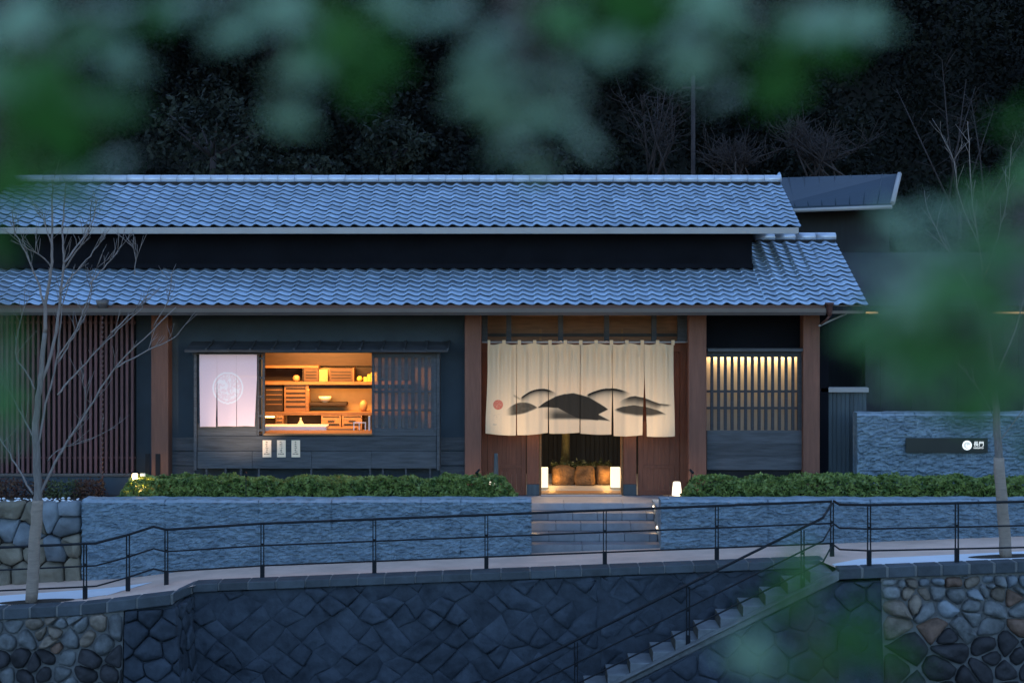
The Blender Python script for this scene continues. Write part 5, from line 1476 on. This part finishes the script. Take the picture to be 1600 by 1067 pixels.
def hill_tree(label, px, py, d, r, mt, n, size=(.05, .12), cat='tree'):
    c = P(px, py, d); zb = hill_z(c[0], d)
    t = thing('tree', label, cat, (c[0], d, zb))
    q = crown_leaves(c, r, n, size); m = MB(); m.v = [tuple(v) for v in q.reshape(-1, 3)]; m.f = [(4*i, 4*i+1, 4*i+2, 4*i+3) for i in range(n)]; m.m = [0]*n; m.sm = [False]*n
    build(m, 'crown', mt, t)
    m = MB(); m.tube([(c[0], d, zb-.2), (c[0]+.05, d, c[2])], [.16, .07], 7)
    for k in range(6):
        a = R.uniform(0, 6.28); m.tube([(c[0]+.03, d, c[2]-.5), (c[0]+r[0]*.7*math.cos(a), d+r[1]*.7*math.sin(a), c[2]+r[2]*R.uniform(-.1, .7))], [.05, .015], 5)
    build(m, 'trunk', M['brush'], t)
hill_tree('pale feathery tree above the middle of the ridge', 615, 232, 37.5, (.85, .7, .75), M['forest_pale'], 1700)
hill_tree('grey green tree rising left above the ridge', 330, 215, 38, (1.6, 1.0, 1.1), M['forest_pale'], 1500)
hill_tree('dull olive bush low over the ridge near the middle', 480, 262, 37.2, (.9, .6, .3), M['forest_pale'], 700)
hill_tree('olive bush low over the ridge right of the middle', 860, 258, 37.4, (.9, .6, .45), M['forest_pale'], 800)
def brush(label, px, py, d, w, h, n, seed, stems=8):
    RR = random.Random(seed); c = P(px, py, d); zb = hill_z(c[0], d)
    t = thing('bare_tree', label, 'tree', (c[0], d, zb)); m = MB()
    for k in range(stems):
        b = Vector((c[0]+RR.gauss(0, w*.2), d+RR.gauss(0, .2), c[2]-h*.6)); e = Vector((c[0]+RR.gauss(0, w*.55), d+RR.gauss(0, .3), c[2]+h*RR.uniform(.1, .6)))
        mid = b.lerp(e, .5)+Vector((RR.gauss(0, .1), 0, .1)); m.tube([tuple(b), tuple(mid), tuple(e)], [.028, .018, .006], 4)
        for q in range(n):
            f = RR.uniform(.3, 1); p = b.lerp(e, f); s = Vector((RR.gauss(0, .6), RR.gauss(0, .4), RR.uniform(.1, .9))).normalized()*RR.uniform(.2, .7); m.tube([tuple(p), tuple(p+s*.6+Vector((RR.gauss(0, .05), 0, 0))), tuple(p+s)], [.010, .007, .004], 3)
    m.tube([(c[0], d, zb-.2), (c[0], d, c[2]-h*.55)], [.08, .04], 6)
    build(m, 'branches', M['brush'], t)
brush('greyish leafless thicket above the right end of the ridge', 1290, 235, 37.4, 1.3, 1.1, 30, 3, 14)
brush('leafless tree left of the utility pole behind the ridge', 1025, 205, 38, 1.0, 1.9, 24, 5, 9)
brush('thin leafless saplings at the right on the dark slope', 1500, 200, 38.5, 1.6, 3.8, 12, 8, 7)
brush('brownish leafless bush between the pole and the ridge end', 1150, 250, 37.2, 1.2, .7, 24, 12, 12)
pole = thing('utility_pole', 'slim grey utility pole behind the ridge right of the middle', 'utility pole', (X(1083, 38), 38, 0))
m = MB(); m.tube([(X(1083, 38), 38, -.2), (X(1083, 38), 38, Z(120, 38))], [.065, .05], 10); build(m, 'shaft', M['brush'], pole)
m = MB(); m.box(X(1083, 38)-.28, X(1083, 38)+.28, 37.97, 38.03, Z(139, 38), Z(136, 38)); build(m, 'crossarm', M['brush'], pole)

# ------------------------------------------------------------------ out-of-focus maple sprays close to the camera
def maple_leaf():
    m = MB(); lob = [(-130, .62), (-98, .30), (-72, .86), (-48, .38), (0-22, .95), (0, .62), (22, .95), (48, .38), (72, .86), (98, .30), (130, .62)]
    lob = [(-140, .55), (-105, .30), (-75, .85), (-45, .36), (0, 1.05), (45, .36), (75, .85), (105, .30), (140, .55)]
    pts = []
    for i, (a, r) in enumerate(lob):
        if r > .5:
            for da, f in ((-11, .66), (0, 1), (11, .66)): pts.append((a+da, r*f))
        else: pts.append((a, r))
    pts = [(180, .10)] + pts
    m.v.append((0, 0, 0))
    for a, r in pts:
        x, y = r*math.sin(rad(a)), r*math.cos(rad(a)); m.v.append((x, y, -.18*(x*x+y*y) + .05*math.sin(a*.1)))
    n = len(pts)
    for i in range(n): m.f.append((0, 1+(i+1) % n, 1+i)); m.m.append(0); m.sm.append(True)
    return mesh_of('leaf', m.v, m.f, [M['mapleleaf']], None, m.sm)
LM = maple_leaf()
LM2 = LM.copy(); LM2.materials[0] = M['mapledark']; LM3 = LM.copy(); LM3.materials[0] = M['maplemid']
def spray(label, anchor, leaves, seed):
    RR = random.Random(seed)
    a = Vector(P(anchor[0], anchor[1], anchor[2]))
    t = thing('maple_branch', label, 'branch', tuple(a))
    m = MB()
    for (px, py, d, spx, up) in leaves:
        p = Vector(P(px, py, d)); mid = a.lerp(p, .5)+Vector((RR.gauss(0, .02), RR.gauss(0, .02), .02))
        m.tube([tuple(a), tuple(mid), tuple(p)], [.0016, .0011, .0007], 4)
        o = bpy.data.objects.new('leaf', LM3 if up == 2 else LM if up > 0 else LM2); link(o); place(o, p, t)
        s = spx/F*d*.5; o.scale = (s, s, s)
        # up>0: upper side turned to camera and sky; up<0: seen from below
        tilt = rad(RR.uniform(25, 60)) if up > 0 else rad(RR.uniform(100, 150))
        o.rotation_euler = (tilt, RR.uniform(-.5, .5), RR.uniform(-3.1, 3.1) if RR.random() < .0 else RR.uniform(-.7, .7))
    build(m, 'twig', M['bark'], t)
spray('blurred maple branch close to the camera across the top left corner', (-120, -160, .95), [
 (30, 40, .80, 260, 1), (110, 90, .85, 230, 1), (60, 200, .78, 260, -1), (20, 300, .82, 240, -1), (175, 255, .90, 150, 1), (165, 20, .8, 220, 1), (-30, 130, .8, 260, 1), (-20, 390, .85, 170, -1), (5, 600, .9, 160, 2), (10, 690, .9, 130, 2), (0, 640, .88, 150, 2), (5, 560, .88, 150, 2), (130, 60, .82, 200, 2), (180, 180, .88, 160, 2), (120, 310, .86, 160, 2), (60, 130, .8, 240, 2), (8, 520, .9, 100, -1),
 (140, 160, .86, 180, 2), (70, 300, .84, 170, 1), (190, 100, .88, 150, 1), (110, 240, .86, 180, -1)], 1)
spray('blurred maple branch close to the camera over the left half of the top edge', (420, -220, .95), [
 (290, 10, .85, 180, 1), (360, 50, .82, 190, 1), (440, 20, .85, 200, 1), (540, 70, .80, 220, -1), (560, 150, .84, 180, -1), (445, 185, .88, 150, 1), (620, 15, .85, 180, 1), (480, 110, .86, 160, 1), (590, 100, .86, 150, -1), (240, 40, .86, 150, -1), (330, -10, .84, 200, 1)], 2)
spray('blurred maple branch close to the camera hanging at the top centre', (790, -220, .95), [
 (690, 20, .82, 180, 1), (775, 60, .84, 160, 1), (765, 150, .86, 180, 1), (755, 100, .87, 150, 1), (795, 190, .87, 150, 1), (900, 200, .87, 150, 1), (800, 230, .88, 140, 1), (850, 180, .84, 160, 1), (920, 225, .9, 140, 1), (880, 40, .8, 200, 2), (950, 80, .84, 180, 1), (800, 120, .84, 150, 1), (730, 110, .88, 110, 1), (890, 130, .86, 150, 1), (840, 270, .9, 100, 1), (960, 10, .84, 180, -1)], 3)
spray('blurred maple branch close to the camera along the right half of the top edge', (1150, -220, .95), [
 (1010, 30, .82, 200, -1), (1090, 100, .82, 190, 1), (1170, 60, .80, 220, 2), (1210, 150, .84, 190, -1), (1270, 40, .82, 200, 1), (1345, 40, .86, 160, 1), (1110, 10, .82, 220, 1), (1130, 150, .86, 140, 1), (1230, 90, .84, 180, -1), (1060, 60, .84, 180, 1), (1310, 90, .88, 120, -1)], 4)
spray('blurred maple branch close to the camera covering the right edge', (1800, 360, .95), [
 (1435, 395, .84, 190, 1), (1430, 480, .82, 190, 1), (1400, 550, .84, 200, 2), (1490, 460, .8, 220, 2), (1560, 400, .82, 240, 2), (1580, 510, .8, 260, 2), (1450, 520, .83, 200, 2), (1480, 570, .82, 220, 2), (1560, 620, .82, 220, 2), (1600, 280, .84, 190, 2), (1500, 400, .83, 180, 1), (1420, 440, .86, 160, 1), (1400, 340, .9, 110, 1), (1615, 700, .86, 160, -1),
 (1380, 430, .88, 130, 1), (1340, 520, .9, 150, 2), (1380, 500, .86, 170, 2), (1460, 430, .84, 180, 1), (1500, 520, .83, 200, 2), (1550, 470, .82, 200, 2), (1590, 600, .83, 200, 2), (1440, 560, .86, 170, 2), (1530, 640, .85, 180, 2), (1590, 380, .83, 200, 2), (1540, 320, .86, 150, 2), (1470, 340, .88, 140, 1), (1350, 540, .9, 130, 2), (1520, 350, .86, 150, 1), (1450, 630, .88, 160, 2), (1540, 560, .84, 200, 2), (1580, 200, .88, 130, -1), (1400, 610, .9, 110, 1), (1500, 660, .9, 110, -1)], 5)
spray('blurred maple sprig close to the camera at the lower right', (1330, 1300, .95), [
 (1230, 950, .74, 180, -1), (1320, 1010, .72, 200, -1), (1180, 1030, .75, 160, 1), (1390, 1040, .75, 170, -1), (1270, 1060, .74, 180, -1), (1260, 890, .78, 110, 2)], 6)
print('objects', len(sc.objects))
